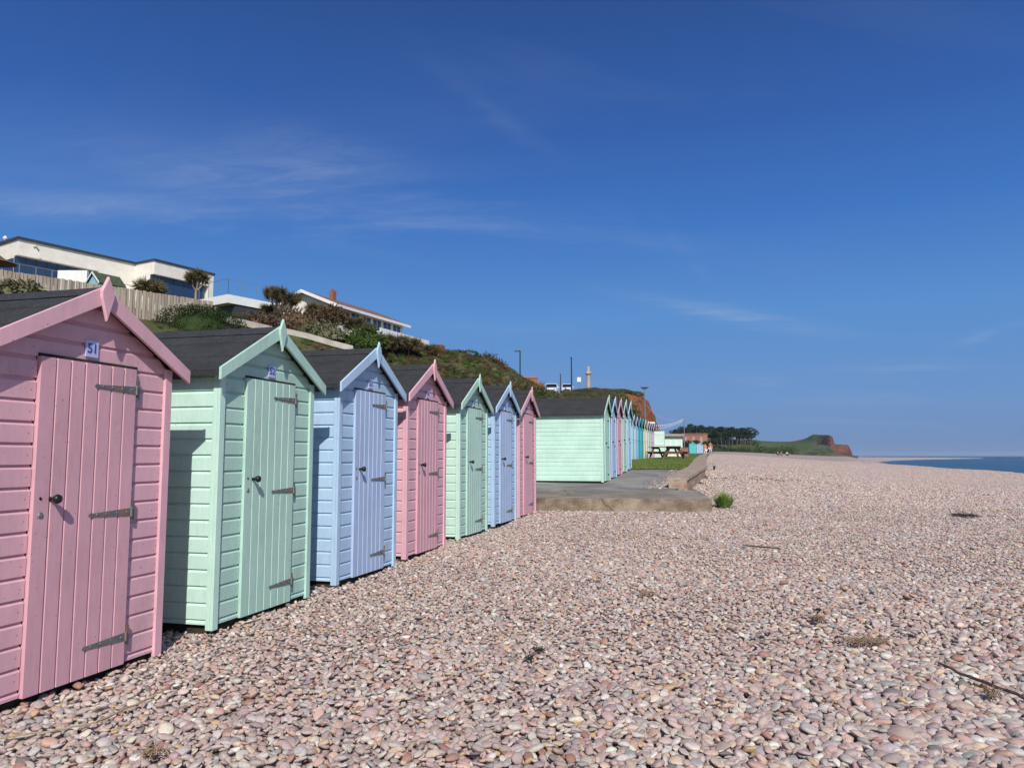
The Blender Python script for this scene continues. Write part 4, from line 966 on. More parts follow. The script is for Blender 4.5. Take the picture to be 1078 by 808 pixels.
# ---------------------------------------------------------------- cars
CARW = mat('car_white', (.75, .76, .78), .25, spec=.6); CARG = mat('car_glass', (.01, .013, .018), .08, spec=.8); TYRE = mat('tyre', (.02, .02, .02), .85); LIGHTM = mat('headlight', (.75, .78, .8), .1, .2); GRILLE = mat('grille', (.03, .03, .035), .4)
def car(loc, rz, label, h=1.5, L=4.2, wd=1.76):
    o = empty('parked_car', loc, label, 'car', rz, 'cars parked on the cliff top')
    # body: lofted sections along x (front at +x)
    secs = [(-L/2, .45, .62, .80), (-L/2+.12, .30, .95, .92), (-L*.25, .22, 1.0, 1), (L*.12, .22, .98, 1), (L*.30, .22, .93, .99), (L/2-.2, .28, .76, .92), (L/2, .40, .60, .74)]
    m = MB(); n_ = 0
    for x, z0, z1, k in secs:
        hw = wd/2*k; m.v += [(x, -hw, z0), (x, -hw*1.0, (z0+z1)/2), (x, -hw*.93, z1), (x, hw*.93, z1), (x, hw, (z0+z1)/2), (x, hw, z0)]
    ns = len(secs)
    for i in range(ns-1):
        for j in range(6): m.f.append((i*6+j, i*6+(j+1) % 6, (i+1)*6+(j+1) % 6, (i+1)*6+j))
    m.f += [(5, 4, 3, 2, 1, 0), tuple((ns-1)*6+j for j in range(6))]
    body_ = m.build('body', CARW, o, bevel=.04)
    m = MB(); lo = [(-L*.46, .94), (L*.27, .90)]; hi = [(-L*.36, h-.05), (L*.08, h-.03)]
    hw0, hw1 = wd*.455, wd*.37
    vs = [(lo[0][0], -hw0, lo[0][1]), (lo[1][0], -hw0, lo[1][1]), (lo[1][0], hw0, lo[1][1]), (lo[0][0], hw0, lo[0][1]), (hi[0][0], -hw1, hi[0][1]), (hi[1][0], -hw1, hi[1][1]), (hi[1][0], hw1, hi[1][1]), (hi[0][0], hw1, hi[0][1])]
    m.add(vs, [(0, 1, 5, 4), (1, 2, 6, 5), (2, 3, 7, 6), (3, 0, 4, 7)]); m.build('windows', CARG, o)
    m = MB(); m.box(hi[0][0]-.06, hi[1][0]+.04, -hw1-.02, hw1+.02, h-.07, h); 
    for sy in (-1, 1):
        m.tube([(lo[1][0]+.01, sy*hw0, .90), (hi[1][0]+.02, sy*hw1, h-.03)], .035, 5); m.tube([(lo[0][0]-.01, sy*hw0, .94), (hi[0][0]-.02, sy*hw1, h-.05)], .05, 5); m.tube([(-.15, sy*(hw0+.005), .94), (-.2, sy*(hw1+.01), h-.05)], .03, 5)
    m.build('roof', CARW, o, bevel=.02)
    m = MB(); m.box(L/2-.06, L/2+.012, -.5, .5, .42, .58); m.build('grille', GRILLE, o)
    for sy in (-1, 1):
        m = MB(); m.blob((L/2-.12, sy*.62, .66), (.12, .17, .08), 2, 0); m.build('headlight', LIGHTM, o, smooth=True)
        for sx in (-1, 1):
            Mw = Matrix.Rotation(R(90), 4, 'X'); m = MB(); m.lathe([(.20, -.1), (.31, -.1), (.33, -.06), (.33, .06), (.31, .1), (.20, .1)], (sx*L*.31, sy*(wd/2-.12), .33), 18, Mw); wh = m.build('wheel', TYRE, o, smooth=False)
            m = MB(); m.lathe([(.02, -.108), (.2, -.104), (.2, .104), (.02, .108)], (sx*L*.31, sy*(wd/2-.12), .33), 12, Mw); m.build('rim', RAIL, wh)
        m = MB(); m.blob((L*.2, sy*(wd/2+.08), .98), (.09, .1, .07), 1, 0); m.build('mirror', CARW, o)
    return o
def on_top(px, y): x = (px-539)/808*y; return (x, y, hill_z(x, y))
p = on_top(581, 99); car((p[0], p[1], at(581, 416, 99).z), R(-97), 'white car facing the beach, nearest and fully seen above the mint hut roof')
p = on_top(597.5, 116); car((p[0], p[1], at(597, 414.5, 116).z), R(-97), 'white car half hidden behind the clifftop scrub')
p = at(538.5, 414, 92); car((p.x, p.y, p.z), R(-80), 'white car peeking above the roof of the last blue hut', 1.5)

# ---------------------------------------------------------------- posts, lamps, monument, signs
POST = mat('dark_post', (.03, .04, .04), .5); STONEC = noisy('monument_stone', (.36, .29, .22), (.48, .41, .32), 3, .85, .2)
def post(px, ytop, depth, base, r_, label, arm=0):
    tp = at(px, ytop, depth); o = empty('lamp_post', (tp.x, tp.y, base), label, 'lamp post')
    H = tp.z-base; m = MB(); m.tube([(0, 0, -.5), (0, 0, H*.35), (0, 0, H)], [r_*1.3, r_, r_*.8], 8); m.build('pole', POST, o)
    if arm: m = MB(); m.box(-arm, .1, -.12, .12, H-.06, H+.08); m.build('lamp_head', POST, o, bevel=.02)
    return o
post(547.5, 369.5, 110, 7.7, .11, 'tall lamp post with a short head at the left of the clifftop car park', .8)
post(601.5, 376.5, 110, 7.7, .11, 'tall plain lamp post to the right of the parked cars', .15)
post(590, 393, 112, 7.7, .08, 'short thin post between the two clifftop cars')
def sign(px, ytop, ybot, y, label, wpx=6, hpx=6):
    p = at(px, ytop, y); o = empty('sign', (p.x, p.y, 7.6), label, 'sign'); k = y/808
    m = MB(); m.tube([(0, 0, -.3), (0, 0, p.z-7.6)], .05, 6); m.build('pole', RAIL, o)
    m = MB(); m.box(-wpx/2*k, wpx/2*k, -.09, -.055, p.z-7.6-hpx*k, p.z-7.6); m.build('sign_board', WHITE2, o, bevel=.02)
sign(609.5, 397, 412, 98, 'white square sign on a post on the clifftop grass', 4, 5)
sign(549.5, 396.5, 412, 100, 'small white sign board at the foot of the left lamp post', 3.5, 6)
p = at(619.5, 408, 97); zt = at(619.5, 385.5, 97).z; H = zt-7.3
g = empty('monument', (p.x, p.y, 7.3), 'tan stone column with a capital standing on the clifftop', 'monument')
m = MB(); m.lathe([(.5, 0), (.5, .5), (.36, .6), (.32, .9)], seg=12); m.build('plinth', STONEC, g)
m = MB(); m.lathe([(.27, .9), (.24, H*.72)], seg=14); m.build('shaft', STONEC, g, smooth=False)
m = MB(); m.lathe([(.26, H*.72), (.4, H*.76), (.4, H*.8), (.24, H*.84), (.2, H*.95), (.08, H)], seg=12); m.build('capital', STONEC, g)
# lamp by the beach huts
p = at(678.5, 408, 62); g = empty('promenade_lamp', (p.x, p.y, .0), 'slim promenade lamp with a flat twin head rising behind the far huts', 'lamp post')
m = MB(); m.tube([(0, 0, 0), (0, 0, p.z)], [.07, .045], 8); m.build('pole', RAIL, g); m = MB(); m.box(-.32, .32, -.14, .14, p.z, p.z+.05); m.box(-.2, .2, -.1, .1, p.z-.09, p.z-.002); m.build('lamp_head', POST, g)
# bunting
FLAGW = mat('flag_white', (.8, .8, .8), .7); FLAGP = mat('flag_pink', (.7, .25, .3), .7)
def bunting(a, b_, sag, n_, m_, label, s=.16):
    g = empty('bunting', a, label, 'bunting', group=None); a = Vector(a); b_ = Vector(b_); pt = lambda t_: a+(b_-a)*t_-Vector((0, 0, sag*4*t_*(1-t_)))
    m = MB(); m.tube([pt(i/16)-a for i in range(17)], .008, 4); m.build('cord', FLAGW, g)
    m = MB(); d = (b_-a).normalized()
    for i in range(n_):
        q = pt((i+.5)/n_)-a; k = rnd.uniform(-.3, .3); sd = Vector((d.x, d.y+k*.3, d.z))*s*.6
        m.add([q-sd, q+sd, q+Vector((.02, k*.1, -s*1.25))], [(0, 1, 2)])
    m.build('flags', m_, g)
pm = at(720, 440, 66)
lampz = at(679, 424, 62)
MA = empty('flag_mast', (pm.x, pm.y, .0), 'thin mast holding the ends of the white bunting', 'mast'); m = MB(); m.tube([(0, 0, 0), (0, 0, pm.z+.1)], .035, 6); m.build('pole', RAIL, MA)
bunting(at(690, 447, 60), pm, .18, 16, FLAGW, 'upper string of white bunting flags running to the mast')
q = at(719, 442.5, 66); bunting(at(690, 451, 60), q, .12, 16, FLAGW, 'lower string of white bunting flags below the other one', .12)
bunting(at(679, 425, 62), at(712, 441, 78), .5, 18, FLAGP, 'string of red and pink bunting flags falling from the lamp')
# white frame behind the open door, built as a post-mounted sign
p = at(686, 444, 57); g = empty('post_sign', (p.x, p.y, .0), 'white box-shaped sign on a post above the open mint door', 'light'); m = MB(); m.tube([(.17, 0, 0), (.17, 0, p.z-.1)], .045, 6); m.build('pole', WHITE2, g); m = MB(); m.box(-.25, .22, -.15, .15, p.z-.12, p.z); m.build('hood', WHITE2, g)

# ---------------------------------------------------------------- picnic table, kiosk, far huts, building
TWOOD = noisy('picnic_wood', (.10, .06, .035), (.19, .125, .08), 5, .95, .3, sc=(1, 4, 4)); 
def picnic(loc, rz, label, s=1, m_=None, group='picnic tables'):
    o = empty('picnic_table', loc, label, 'picnic table', rz, group); o.scale = (s,)*3; m_ = m_ or TWOOD
    m = MB(); 
    for k in range(5): m.box(-.38+k*.152, -.24+k*.152, -.9, .9, .72, .76)
    m.build('tabletop', m_, o, bevel=.005)
    for sx in (-1, 1):
        m = MB()
        for k in range(2): m.box(sx*.62+k*.14-.14, sx*.62+k*.14-.01, -.9, .9, .43, .47)
        m.build('seat', m_, o, bevel=.005)
    for sy in (-.6, .6):
        for sx in (-1, 1): m = MB(); m.prism([(sx*.16, .72), (sx*.27, .72), (sx*.72, 0), (sx*.61, 0)][::sx], sy-.03, sy+.03); m.build('leg', m_, o)
        m = MB(); m.box(-.76, .76, sy+.032, sy+.07, .33, .43); m.box(-.37, .37, sy+.032, sy+.07, .62, .719); m.build('crossbar', m_, o)
    return o
y = 43; p = at(709, 481, y); picnic((p.x, p.y, path_z(0, y)+.02), R(-8), 'brown timber picnic table standing on the grass by the sea wall')
p = at(701, 480, 46); picnic((p.x-.1, p.y, path_z(0, 46)+.02), R(40), 'brown picnic table half hidden behind the front one', 1)
p = at(700, 469, 74); pr_ = at(718.5, 469, 74); g = empty('kiosk', (p.x, p.y, .0), 'white kiosk with a flat overhanging roof behind the picnic table', 'kiosk')
wk = pr_.x-p.x; zt = at(709, 456, 74).z
m = MB(); m.box(0, wk, 0, 2.4, -.3, zt-.28); m.build('wall', WHITEP, g); m = MB(); m.box(-.15, wk+.2, -.35, 2.6, zt-.278, zt-.05); m.build('roof', noisy('kiosk_roof', (.30, .24, .2), (.38, .31, .26), 4), g)
for k in range(3): m = MB(); m.box(.1+k*wk/3, (k+1)*wk/3-.06, -.02, -.002, .55, zt-.5); m.build('shutter', MINTB, g)
p = at(719, 472, 190); p2 = at(745, 472, 190); zt = at(730, 455.5, 190).z
FBR = noisy('far_brick', (.25, .12, .09), (.33, .17, .13), 1, .9, .2)
g = empty('brick_building', (p.x, 190, .2), 'low red brick building in front of the pine wood', 'building'); sc_ = 1
m = MB(); m.box(0, (p2.x-p.x)*sc_, 0, 5, -.5, zt*sc_-.2-.3); m.build('wall', FBR, g); m = MB(); m.box(-.1, (p2.x-p.x)*sc_+.1, -.2, 5.2, zt*sc_-.498, zt*sc_-.3); m.build('roof', FBR, g)
for k in range(3): m = MB(); m.box(.5+k*1.9, 1.0+k*1.9, -.05, -.003, 2.8, zt*sc_-1.2); m.build('window', noisy('pink_blind', (.4, .26, .22), (.46, .32, .28), 3), g)
for (px, pw_, yy_, cm, lb, rz_) in ((729.5, 8, 150, TEAL2, 'bright turquoise hut on the grass by the end of the sea wall', R(-8)), (737, 6, 160, BLUEP, 'dusty blue hut right of the bright turquoise hut', R(-14))):
    p = at(px, 477.5, yy_); hut((p.x, p.y, p.z), lb, cm, cm, cm, W=1.3, dep=1.8, detail=False, rz=rz_, group='small huts beside the end of the sea wall')
p = at(721, 478, 64); g = empty('brick_wall', (p.x, p.y, 0), 'short pinkish brick wall piece left of the turquoise hut', 'wall'); m = MB(); m.box(-.25, .3, 0, .2, -.3, .62); m.box(-.28, .33, -.03, .23, .621, .68); m.build('wall_panel', FBR, g)
for px, lb in ((724, 'dark bush right of the kiosk in front of the far brick building'), (733, 'dark bush above the turquoise hut in front of the far brick building'), (742, 'dark bush under the right end of the far brick building')):
    p = at(px, 471, 184); bush((p.x, p.y, p.z-.2), (1.6, 1.2, 2.0), lb, L_HEDGE, 900, .3)
# weathered bench on the shingle beside the wall
GWOOD = noisy('grey_wood', (.22, .22, .2), (.34, .33, .30), 6, .85, .3)
p = at(748, 492.5, 27); g = empty('bench', (p.x, p.y, beach_z(p.x, p.y)+.02), 'weathered grey low bench on the shingle beside the sea wall', 'bench', R(10))
m = MB(); m.box(-.34, .34, -.15, .15, .24, .28); m.build('seat', GWOOD, g, bevel=.005)
for sx in (-1, 1): m = MB(); m.box(sx*.26-.04, sx*.26+.04, -.13, .13, 0, .239); m.build('leg', GWOOD, g)
m = MB(); m.box(-.34, .34, .12, .15, .33, .42); m.box(-.3, -.26, .122, .15, .281, .329); m.box(.26, .3, .122, .15, .281, .329); m.build('backrest', GWOOD, g); g.scale = (.62, .62, .62)

# ---------------------------------------------------------------- people
SKIN = mat('skin', (.55, .32, .24), .55); HAIR = mat('hair', (.06, .035, .02), .6)
def cloth(c): return mat('cloth', c, .85)
def person(loc, rz, label, pose, top, bottom, h=1.7):
    # one continuous body mesh from a skinned skeleton; hair and clothes as children
    s = h/1.75
    if pose == 'stand':
        J = {'pel': (0, 0, .95), 'wai': (0, 0, 1.12), 'che': (0, 0, 1.35), 'nek': (0, .0, 1.50), 'hed': (0, -.01, 1.60), 'top': (0, -.01, 1.70),
             'hl': (-.09, 0, .90), 'kl': (-.11, -.03, .50), 'al': (-.12, .02, .09), 'tl': (-.13, -.14, .03), 'hr': (.09, 0, .90), 'kr': (.12, -.05, .50), 'ar': (.13, .03, .09), 'tr': (.14, -.13, .03),
             'sl': (-.19, 0, 1.42), 'el': (-.25, .02, 1.14), 'wl': (-.25, -.08, .90), 'fl': (-.25, -.12, .80), 'sr': (.19, 0, 1.42), 'er': (.25, .02, 1.14), 'wr': (.24, -.1, .92), 'fr': (.23, -.15, .83)}
    else:   # sitting on the shingle, knees up, leaning back on the hands
        J = {'pel': (0, 0, .12), 'wai': (0, .05, .28), 'che': (0, .12, .50), 'nek': (0, .14, .64), 'hed': (0, .12, .74), 'top': (0, .12, .84),
             'hl': (-.09, -.03, .12), 'kl': (-.13, -.42, .34), 'al': (-.13, -.70, .08), 'tl': (-.14, -.84, .05), 'hr': (.09, -.03, .12), 'kr': (.13, -.45, .30), 'ar': (.14, -.76, .07), 'tr': (.15, -.9, .06),
             'sl': (-.19, .13, .56), 'el': (-.27, .26, .32), 'wl': (-.28, .33, .08), 'fl': (-.28, .30, .02), 'sr': (.19, .13, .56), 'er': (.27, .26, .32), 'wr': (.28, .33, .08), 'fr': (.28, .30, .02)}
    Rd = {'pel': .14, 'wai': .125, 'che': .15, 'nek': .055, 'hed': .095, 'top': .07, 'hl': .095, 'kl': .06, 'al': .04, 'tl': .035, 'hr': .095, 'kr': .06, 'ar': .04, 'tr': .035, 'sl': .065, 'el': .042, 'wl': .028, 'fl': .03, 'sr': .065, 'er': .042, 'wr': .028, 'fr': .03}
    E_ = [('pel', 'wai'), ('wai', 'che'), ('che', 'nek'), ('nek', 'hed'), ('hed', 'top'), ('pel', 'hl'), ('hl', 'kl'), ('kl', 'al'), ('al', 'tl'), ('pel', 'hr'), ('hr', 'kr'), ('kr', 'ar'), ('ar', 'tr'), ('che', 'sl'), ('sl', 'el'), ('el', 'wl'), ('wl', 'fl'), ('che', 'sr'), ('sr', 'er'), ('er', 'wr'), ('wr', 'fr')]
    o = empty('person', loc, label, 'person', rz); o.scale = (s,)*3
    def skin(keys, grow, name, m_, root):
        ks = [k for k in J if k in keys]; me = bpy.data.meshes.new(name); me.from_pydata([J[k] for k in ks], [(ks.index(a), ks.index(b_)) for a, b_ in E_ if a in ks and b_ in ks], [])
        ob = bpy.data.objects.new(name, me); C.objects.link(ob); sm = ob.modifiers.new('s', 'SKIN'); sm.use_smooth_shade = True
        if not me.skin_vertices: 
            with bpy.context.temp_override(object=ob): pass
        lay = me.skin_vertices[0].data if me.skin_vertices else None
        if lay:
            for i, k in enumerate(ks):
                r_ = Rd[k]+grow; lay[i].radius = (r_*(1.25 if k in ('che', 'wai', 'pel') else 1), r_); lay[i].use_root = (k == root)
        ob.modifiers.new('sub', 'SUBSURF').render_levels = 2; ob.modifiers['sub'].levels = 1
        dg = bpy.context.evaluated_depsgraph_get(); me2 = bpy.data.meshes.new_from_object(ob.evaluated_get(dg)); bpy.data.objects.remove(ob)
        me2.materials.clear(); me2.materials.append(m_); ob = bpy.data.objects.new(name, me2); C.objects.link(ob); ob.parent = o; return ob
    skin(set(J), 0, 'body', SKIN, 'pel')
    skin({'wai', 'che', 'sl', 'el', 'sr', 'er'}, .018, 'shirt', cloth(top), 'che')
    skin({'pel', 'hl', 'kl', 'hr', 'kr'}, .016, 'trousers', cloth(bottom), 'pel')
    hd = Vector(J['hed']); m = MB(); m.blob((hd.x, hd.y+.03, hd.z+.07), (.10, .11, .11), 2, .05); m.build('hair', HAIR, o, smooth=True)
    m = MB(); m.blob((hd.x, hd.y-.10, hd.z+.0), (.015, .02, .02), 1, 0); m.build('nose', SKIN, o)
for (px, py, y, rz_, lb, ps_, tp_, bt_) in (
    (742.5, 478, 88, R(20), 'person standing in an orange top and white trousers near the end of the sea wall', 'stand', (.55, .16, .05), (.7, .72, .75)),
    (748, 478, 90, R(-30), 'person standing in a rust top and pale blue trousers, right of the one in orange', 'stand', (.38, .11, .05), (.55, .65, .75))):
    p = at(px, py, y); zb = beach_z(p.x, p.y); person((p.x, p.y, max(zb, -.5)+.02), rz_, lb, ps_, tp_, bt_, 1.65)
for (px, y, rz_, lb, tp_, bt_) in (
    (818.5, 190, R(10), 'person in dark clothes sitting on the shingle, left of the seated group', (.03, .03, .035), (.03, .03, .05)),
    (822, 187, R(-20), 'person in black sitting in the middle of the seated group on the shingle', (.02, .02, .02), (.05, .05, .07)),
    (828.5, 192, R(30), 'person in dark trousers and white top sitting at the right of the group', (.6, .6, .6), (.03, .03, .04))):
    x = (px-539)/810*y; person((x, y, beach_z(x, y)+.05), rz_, lb, 'sit', tp_, bt_, 2.0)

# ---------------------------------------------------------------- far land: pine wood, green hill, red headland, reef
FARH = mat('far_hill', (.07, .11, .03), .95, spec=.1); t, b = nodes(FARH)
n = noise_tex(t, .02, 7, .65); g_ = ramp(t, n.outputs['Fac'], [(.32, (.045, .075, .022)), (.45, (.07, .115, .03)), (.58, (.085, .13, .035)), (.7, (.13, .12, .06))])
n2 = noise_tex(t, .11, 9, .78, sc=(1, 1, 2.4)); rk = ramp(t, n2.outputs['Fac'], [(.36, (.07, .028, .018)), (.48, (.22, .075, .042)), (.58, (.28, .11, .065)), (.7, (.34, .18, .11))])
geo = N(t, 'ShaderNodeNewGeometry'); sp = N(t, 'ShaderNodeSeparateXYZ'); t.links.new(geo.outputs['Normal'], sp.inputs[0]); ps = N(t, 'ShaderNodeSeparateXYZ'); t.links.new(geo.outputs['Position'], ps.inputs[0])
st = N(t, 'ShaderNodeMapRange'); st.inputs['From Min'].default_value = .72; st.inputs['From Max'].default_value = .5; t.links.new(sp.outputs[2], st.inputs['Value'])
fx = N(t, 'ShaderNodeMapRange'); fx.inputs['From Min'].default_value = 425; fx.inputs['From Max'].default_value = 455; t.links.new(ps.outputs[0], fx.inputs['Value'])
n3 = noise_tex(t, .035, 4, .6); pr = ramp(t, n3.outputs['Fac'], [(.5, (0, 0, 0)), (.6, (1, 1, 1))])
fac = math_(t, 'MULTIPLY', st.outputs[0], fx.outputs[0]); f2 = math_(t, 'MULTIPLY', pr.outputs[0], fx.outputs[0]); f2 = math_(t, 'MULTIPLY', f2, .5); fac = math_(t, 'MAXIMUM', fac, f2)
t.links.new(mix(t, fac, g_.outputs[0], rk.outputs[0]), b.inputs['Base Color']); bump(t, b, n2.outputs['Fac'], 1, 6)
def far_prof(px, tab): return float(np.interp(px, [a for a, _ in tab], [b_ for _, b_ in tab]))
TAB = [(700, 459), (760, 458.5), (795, 461), (815, 462.3), (832, 462.5), (845, 460), (850, 458), (856.6, 454), (866, 455.5), (873, 456.8), (876.3, 458.4), (877.3, 466.3), (885, 467), (892.5, 467.5), (893.6, 469.5), (894.1, 478), (896, 485)]
D = 1150
rows = [-4, -2, 0, 2, 4, 6, 9, 13, 18, 25, 32, 45, 60, 80, 100, 130, 170, 230, 300, 420]; pxs = [690+i*1.6 for i in range(114)]+[872.6+i*.45 for i in range(54)]
def ffn(px, dy):
    x0_ = (px-539)/811*D; top = (478.9-far_prof(px, TAB))/811*D
    k = ss((dy+6)/(13 if px > 877 else (115-100*ss((px-858)/18)))) 
    base = -5
    jag = mnoise.noise(Vector((x0_*.03, dy*.03, 0)))
    z = base+(top-base)*k
    z += jag*3*k*(1-k)*4
    off = (-.12*dy if px > 868 else 0)+8*mnoise.noise(Vector((x0_*.02, 2, 0)))*(1-k)
    if dy > 100: z = z-(dy-100)*.03
    return (x0_*(1+dy/D)+off*.3, D+dy+off, z)
grid('headland', FARH, rows, pxs, ffn)
# dark foreground spur of the headland
def sfn(px, dy):
    tb = [(838, 478), (850, 472.5), (862, 468), (868, 467), (873, 469), (878, 473), (881, 478)]
    x0_ = (px-539)/811*1080; top = (478.9-far_prof(px, tb))/811*1080
    k = ss(dy/25); return (x0_*(1+dy/1080), 1080+dy, -5+(top+5)*k+5*mnoise.noise(Vector((x0_*.12, dy*.1, 0)))*k)
DKH = noisy('dark_scrub_slope', (.03, .04, .018), (.09, .095, .04), .09, .95, .6, 3)
grid('headland_spur', DKH, [0, 6, 12, 18, 25, 35, 60], [836+i*1.2 for i in range(48)], sfn)
# wooded bank
def wfn(px, dy):
    tb = [(690, 462), (715, 466), (740, 466.5), (790, 467.5), (800, 470), (830, 472.5), (870, 474.5), (900, 479)]
    x0_ = (px-539)/811*450; top = (478.9-far_prof(px, tb))/811*450
    k = ss(dy/18); return (x0_*(1+dy/450), 450+dy, -2+(top+2)*k+.8*mnoise.noise(Vector((x0_*.15, dy*.15, 0)))*k)
WBANK = noisy('wooded_bank', (.03, .045, .02), (.075, .09, .035), .12, .95, .7, 1.5, c3=(.12, .10, .05))
grid('wooded_bank', WBANK, [0, 4, 8, 12, 18, 26, 40, 70, 110], [685+i*2.2 for i in range(100)], wfn)
rnd.seed(77)
# fallen-back hedge of shrubs along the bank foot
mb = MB()
for k in range(70):
    px = 716+k*1.75+rnd.uniform(-.5, .5); y = 448+rnd.uniform(-3, 4); p = at(px, 473+rnd.uniform(-2, 2), y); clump(mb, (p.x, p.y, p.z-.5), (2.2, 2, 1.3+rnd.random()), 60, .8)
for k in range(70):
    px = 714+k*1.2+rnd.uniform(-.5, .5); y = 476+rnd.uniform(-3, 4); p = at(px, 466+rnd.uniform(-2, 2), y); clump(mb, (p.x, p.y, p.z-.5), (2.2, 2, 1.6+rnd.random()), 60, .8)
tag(mb.build('bank_undergrowth', L_GRN), 'dark undergrowth along the foot of the pine wood', 'undergrowth', kind='stuff')
pines = []
def pine(px, pb, pt_, y, w_):
    p = at(px, pb, y); tz = at(px, pt_, y).z; H = tz-p.z
    o = empty('pine_tree', p, '', 'tree', 0, 'pines of the wood on the distant bank'); tr = MB(); cr = MB()
    l = rnd.uniform(-.06, .06)*H; tr.tube([(0, 0, -2), (l*.4, 0, H*.5), (l, 0, H*.86)], [.26, .2, .12], 6)
    for _ in range(11):
        a = rnd.uniform(0, 6.28); r_ = rnd.uniform(.1, 1.25)*w_; z_ = H*rnd.uniform(.55, .96)-abs(r_)*.15
        q = Vector((l+math.cos(a)*r_, math.sin(a)*r_, z_)); tr.tube([(l*.8, 0, z_-H*.14), q], [.09, .04], 4)
        clump(cr, q, (w_*rnd.uniform(.25, .5), w_*.4, H*rnd.uniform(.04, .08)), 70, .75)
    clump(cr, (l, 0, H*.9), (w_*.6, w_*.6, H*.09), 150, .75)
    tr.build('trunk', BARKD, o); cr.build('crown', L_PINE, o); pines.append((px, o))
for (px, pt_, w_) in ((712, 452, 2.2), (717, 449, 3), (722, 450, 3), (728, 446.5, 3.2), (733, 448, 3.2), (739, 447.5, 3), (744, 449.5, 3), (749, 449, 3), (755, 450.5, 3), (760, 449.5, 3.2), (766, 450, 3), (771, 449.5, 3.1), (776, 451, 3), (781, 450.5, 3), (785, 450.5, 3), (790, 450, 3.2)):
    pine(px, 469, pt_, 452+rnd.uniform(-6, 8), w_)
for k in range(20): pine(713+k*3.9+rnd.uniform(-1, 1), 468, 451.5+rnd.uniform(0, 3), 466+rnd.uniform(0, 8), 3.0)
nth = ['first', 'second', 'third', 'fourth', 'fifth', 'sixth', 'seventh', 'eighth', 'ninth', 'tenth', 'eleventh', 'twelfth', 'thirteenth', 'fourteenth', 'fifteenth', 'sixteenth']
ends = {0: 'pine at the left end of the distant wood, lowest crown above the kiosk roof', 3: 'pine with the highest crown at the left part of the distant wood', 15: 'broad-topped pine at the right end of the distant wood'}
for i, (px, o) in enumerate(pines):
    if i in ends: o['label'] = ends[i]
    elif i < 16: o['label'] = 'dark flat-crowned pine, %s from the left in the front row of the distant wood' % nth[i]
    else: o['label'] = 'slender dark pine half hidden behind the front row of the distant wood'
# reef rocks
REEF = noisy('reef_rock', (.03, .03, .03), (.07, .06, .055), .3, .9, .5, .3)
for (a_, b_, hh, lb) in ((958, 984, 479.2, 'low dark reef rocks left on the sea horizon beyond the shingle spit'), (1012, 1027, 480.3, 'thin short dark reef in the middle of the sea horizon'), (1038, 1073, 479.6, 'long low dark reef rocks at the right of the sea horizon')):
    y = 1300; mb = MB(); x0_, x1_ = (a_-539)/811*y, (b_-539)/811*y; n_ = int((x1_-x0_)/7)
    for k in range(n_): mb.blob((x0_+(k+.5)*7-x0_, rnd.uniform(-4, 4), 0), (7, 4, (479.9+.6-hh)*1.6*rnd.uniform(.5, 1.1)), 2, .5, 1.5, k)
    tag(mb.build('reef_rock', REEF, loc=(x0_, y, -4)), lb, 'rocks')

# ---------------------------------------------------------------- sea air
HAZE = bpy.data.materials.new('haze_air'); HAZE.use_nodes = True; t = HAZE.node_tree; t.nodes.clear()
ho = N(t, 'ShaderNodeOutputMaterial'); pvn = N(t, 'ShaderNodeVolumePrincipled'); pvn.inputs['Color'].default_value = (.62, .77, 1, 1); pvn.inputs['Density'].default_value = .00008; pvn.inputs['Anisotropy'].default_value = 0
t.links.new(pvn.outputs[0], ho.inputs['Volume'])
mb = MB(); mb.box(-12500, 14500, -1200, 14500, -10.5, 48); tag(mb.build('haze', HAZE), 'thin blue sea air over the coast', 'haze', kind='stuff')

# ---------------------------------------------------------------- debris on the beach
rnd.seed(99)
def gp(px, py):
    r_ = ray(px, py); y = 2
    while y < 80:
        p = r_*(y/r_.y)
        if p.z < beach_z(p.x, p.y)+.03: return p
        y += .03
    return p
STICK = noisy('driftwood', (.06, .045, .035), (.13, .10, .08), 20, .85, .4); WEED = mat('seaweed', (.015, .017, .014), .5); DRYW = noisy('dry_weed', (.20, .13, .085), (.34, .24, .17), 20, .8, 0); STRAW = noisy('straw', (.30, .22, .13), (.42, .33, .22), 9, .8, 0)
def twig(pxs, r_, label, m_=STICK, cat='stick'):
    pts = [gp(a, b_) for a, b_ in pxs]; fine = []
    for i in range(len(pts)-1):
        for k in range(6): q = pts[i].lerp(pts[i+1], k/6); fine.append(Vector((q.x+rnd.uniform(-.004, .004), q.y, q.z+.018+rnd.uniform(0, .008))))
    fine.append(pts[-1]+Vector((0, 0, .02))); o0 = fine[0]; mb = MB(); mb.tube([q-o0 for q in fine], [r_*(.6+.4*math.sin(3.1*k/len(fine))) for k in range(len(fine))], 6)
    tag(mb.build('driftwood_stick', m_, loc=o0), label, cat)
twig([(988, 700), (1010, 712), (1040, 723), (1078, 738), (1110, 752)], .010, 'long dark driftwood stick at the right edge of the foreground pebbles')
twig([(782, 575), (800, 577), (822, 579)], .012, 'short thin stick lying alone in the middle of the beach')
twig([(0, 781), (50, 775), (100, 765), (150, 742), (178, 728)], .006, 'long pale dry stalk lying in front of the pink hut', STRAW)
